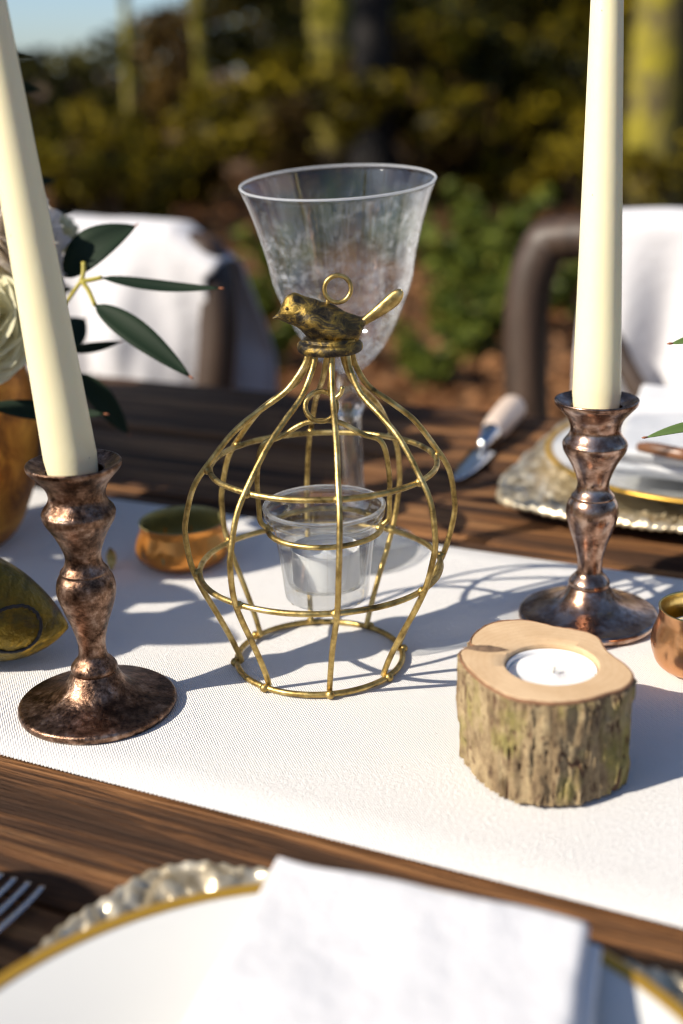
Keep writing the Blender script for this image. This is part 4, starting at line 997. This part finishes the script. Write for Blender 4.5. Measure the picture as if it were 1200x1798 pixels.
# fork
def fork(pos, rotz, label):
    t = thing('fork', label, 'fork', pos, rotz)
    # along +Y, tine tips at y=0, handle towards -Y
    for k in range(4):
        x = (k - 1.5) * .0062
        pts = catmull([(x * .93, -.055, .004), (x, -.045, .0022), (x, -.02, .0012), (x, -.006, .0017), (x * .98, 0, .0024)], 5)
        tv, tf = tube(pts, list(np.linspace(.0019, .0012, len(pts))), 8)
        tv = [(v[0], v[1], pts[i // 8][2] + (v[2] - pts[i // 8][2]) * .35) for i, v in enumerate(tv)]; mesh('tine', tv, tf, SILVER, t)
    P = catmull([(-.082, .0036, .0055), (-.072, .0080, .0052), (-.062, .0118, .0046), (-.053, .0122, .0040)], 5)
    V = []; 
    for y, w, z in P: V += [(-w, y, z), (0, y, z - .0006), (w, y, z), (w, y, z - .002), (0, y, z - .0026), (-w, y, z - .002)]
    F = [(i * 6 + k, i * 6 + (k + 1) % 6, (i + 1) * 6 + (k + 1) % 6, (i + 1) * 6 + k) for i in range(len(P) - 1) for k in range(6)] + [tuple(range(6)), tuple(range((len(P) - 1) * 6, len(P) * 6))]
    mesh('neck', V, F, SILVER, t)
    pts = catmull([(0, -.08, .0045), (0, -.11, .0065), (0, -.16, .0048), (0, -.2, .004)], 5); mesh('handle', *tube(pts, list(np.linspace(.003, .0055, len(pts))), 10), SILVER, t)
ft = px(38, 1540, .004); fork(Vector((ft.x, ft.y, T + .0006)), R_(-26) + R_(0), 'steel fork lying on the dark planks beside the near charger')
# far setting
fc = tp(0.0, 0.0); fl = px(846, 884, .012); fa, fn_ = ta(fl)
hs = .125; cfar = tp(fa + hs * .97, fn_ + hs * .97)
charger(cfar, hs, 'square silver gilt relief charger behind the shiny candlestick', 4)
plate(cfar + Vector((0, 0, .0085)), .112, 'white gold rimmed plate behind the shiny candlestick')
ca, cn = ta(cfar)
A = tp(ca - .072, cn + .092); B = tp(ca + .11, cn + .088); C_ = tp(ca + .11, cn - .078); D__ = tp(ca - .050, cn - .080)
napkin((A, B, C_, D__), .018, 'folded white napkin on the plate behind the shiny candlestick', .0255, 9, 2)
# crumpled upper napkin leaning up behind
nb = tp(ca + .045, cn + .040); V, F = grid(30, 20, lambda u, v: ((u - .5) * .17 * (1 - .2 * v), .014 * math.sin(u * 9 + v * 2) * (1 - .4 * v) + .03 * v, 0.0425 + .062 * v * (1 - .5 * (u - .35) ** 2) + .004 * nz(u * 4, v * 4, 2)))
o = mesh('napkin', V, F, NAPKIN); o.location = nb; o.rotation_euler = (0, 0, RZ); sm = o.modifiers.new('s', 'SOLIDIFY'); sm.thickness = .002
tag(o, 'upright pleated white napkin standing on the folded napkin of the far plate', 'napkin')
# knife with cream handle
def knife(p_tip, p_end, label, hmat, name='knife'):
    a, b = Vector(p_tip), Vector(p_end); L = (b - a).length; t = thing(name, label, 'knife', a, math.atan2((b - a).y, (b - a).x))
    hb_ = L * .44
    V, F = grid(12, 4, lambda u, v: (u * hb_, (v - .5) * .018 * (1 - .75 * (1 - u) ** 3), .0022 + .0006 * math.cos((v - .5) * 3)))
    o = mesh('blade', V, F, SILVER, t); sm = o.modifiers.new('s', 'SOLIDIFY'); sm.thickness = .0014
    mesh('bolster', *tube(catmull([(hb_ - .004, 0, .0055), (hb_ + .008, 0, .0075), (hb_ + .022, 0, .0085)], 5), list(np.linspace(.004, .0085, 11)), 20), SILVER, t)
    h = catmull([(hb_ + .0225, 0, .0085), (hb_ + .04, 0, .0095), (L - .012, 0, .011), (L, 0, .0108)], 6)
    rr = [(.0084 + .0025 * math.sin(min(1, i / (len(h) - 1) * 1.0) * 2.2)) for i in range(len(h))]; rr[-1] *= .45; rr[-2] *= .8; rr[-3] *= .95
    mesh('handle', *tube(h, rr, 20), hmat, t)
k0 = px(802, 845, .001); k0.z = T + .0004; kdir = (px(902, 722, .008) - k0); kdir.z = 0
knife(k0, k0 + kdir, 'steel table knife with cream handle between the chair and the far charger', IVORY)
k1 = px(1118, 803, .043); k1.z = T + .0445; k2 = px(1245, 822, .043); k2.z = k1.z
t = thing('butter_spreader', 'small brown handled spreader lying on the far folded napkin', 'cutlery', k1, math.atan2((k2 - k1).y, (k2 - k1).x))
Lk = (k2 - k1).length
mesh('handle', *tube(catmull([(0, .004, .004), (.01, .0, .0055), (.03, -.002, .005), (Lk * .6, 0, .004)], 6), [.0028 + .0012 * math.sin(3 * i / 18) for i in range(19)], 12), BROWNH, t)
V, F = grid(8, 3, lambda u, v: (Lk * .58 + u * .05, (v - .5) * .012 * math.sin(math.pi * (.15 + .8 * u)), .003)); o = mesh('blade', V, F, SILVER, t); o.modifiers.new('s', 'SOLIDIFY').thickness = .001

# ---------------------------------------------------------------- chairs with draped cloths
def chair(pos, rotz, label, sz=.955):
    """bentwood cross-back chair facing -Y (towards the table), back at y=0"""
    t = thing('chair', label, 'chair', pos, rotz, 'bentwood chairs along the far side of the table')
    W = .205
    bow = catmull([(-W * .78, .03, 0.0), (-W * .84, .0, .42), (-W * .98, .015, .66), (-W * 1.04, .03, .80), (-W * .99, .038, .868), (-W * .84, .042, .886), (0, .048, .890), (W * .84, .042, .886), (W * .99, .038, .868), (W * 1.04, .03, .80), (W * .98, .015, .66), (W * .84, .0, .42), (W * .78, .03, 0.0)], 8)
    mesh('back_bow', *tube(bow, .0215, 14), CHAIR, t)
    for s in (-1, 1):
        c = catmull([(-s * W * .84, .0, .46), (-s * W * .3, -.022 + .012 * s, .60), (s * W * .45, -.004 + .012 * s, .76), (s * W * .74, .038 + .004 * s, .868)], 6); mesh('cross_brace', *tube(c, .0095, 10), CHAIR, t)
        mesh('leg', *tube(catmull([(s * W * .9, -.40, .0), (s * W * .88, -.385, .25), (s * W * .85, -.37, .448)], 4), list(np.linspace(.014, .019, 9)), 12), CHAIR, t)
        mesh('stretcher', *tube([(s * W * .89, -.39, .2), (s * W * .815, .014, .2)], .009, 8), CHAIR, t)
    q = [(W * 1.02 * math.copysign(abs(math.cos(a)) ** .6, math.cos(a)), -.20 + .215 * math.copysign(abs(math.sin(a)) ** .6, math.sin(a))) for a in np.linspace(0, 2 * math.pi, 49)[:-1]]
    V = [(x * k, (y + .2) * k - .2, z) for k, z in ((.96, .450), (1, .456), (1, .472), (.97, .480), (.6, .474), (.02, .471)) for x, y in q]
    F = [(j * 48 + i, j * 48 + (i + 1) % 48, (j + 1) * 48 + (i + 1) % 48, (j + 1) * 48 + i) for j in range(5) for i in range(48)] + [tuple(reversed(range(48)))] + [tuple(range(240, 288))]
    mesh('seat', V, F, CHAIR, t); t.scale = (1, 1, sz); return t
def throw(pos, rotz, x0, x1, front, back, label, seed, flare=0.0, sz=.95):
    """cloth over the top rail: front drop towards -Y, back drop towards +Y"""
    def f(u, v):
        x = x0 + (x1 - x0) * u; W = .205; q = abs(x) / W
        ztop = .892 + .030 - .006 * q * q - (.03 * max(0, q - .75) * 4 if q > .75 else 0); yt = .048 - .008 * q
        L = front + back + .05; s = v * L - front
        fold = .020 * math.sin(u * 13 + seed + 1.4 * nz(u * 3, seed, v)) + .028 * nz(u * 5, seed, v * 1.5, 1.0) + .010 * nz(u * 12, seed, v * 5, 1.0) + .012
        if s < -.0: k = min(1, -s / .12); y = yt - .032 - .024 * k + fold * k; z = ztop - .012 + s
        elif s > .05: k = min(1, (s - .05) / .12); y = yt + .032 + .02 * k + fold * k; z = ztop - .012 - (s - .05)
        else: a = math.pi * s / .05; y = yt - .032 * math.cos(a); z = ztop - .012 + .014 * math.sin(a)
        x += flare * (v if s > 0 else 0) + .012 * nz(v * 3, seed, u, 1.0)
        return (x, y, z + .004 * nz(u * 5, seed, v * 3))
    o = mesh('throw_cloth', *grid(60, 70, f), THROW); o.location = pos; o.rotation_euler = (0, 0, rotz); o.scale = (1, 1, sz); sm = o.modifiers.new('s', 'SOLIDIFY'); sm.thickness = .003
    tag(o, label, 'cloth')
c1 = tp(-.60, .80); c1.z = 0; c2 = tp(.185, .785); c2.z = 0
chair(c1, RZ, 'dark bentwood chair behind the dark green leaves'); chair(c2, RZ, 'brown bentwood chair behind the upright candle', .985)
throw(c1, RZ, -.075, .212, .30, .36, 'white cloth draped over the chair behind the dark green leaves', 2, .03)
throw(c2, RZ, -.150, .20, .36, .30, 'white cloth draped over the chair behind the upright candle', 6, 0.0, .978)
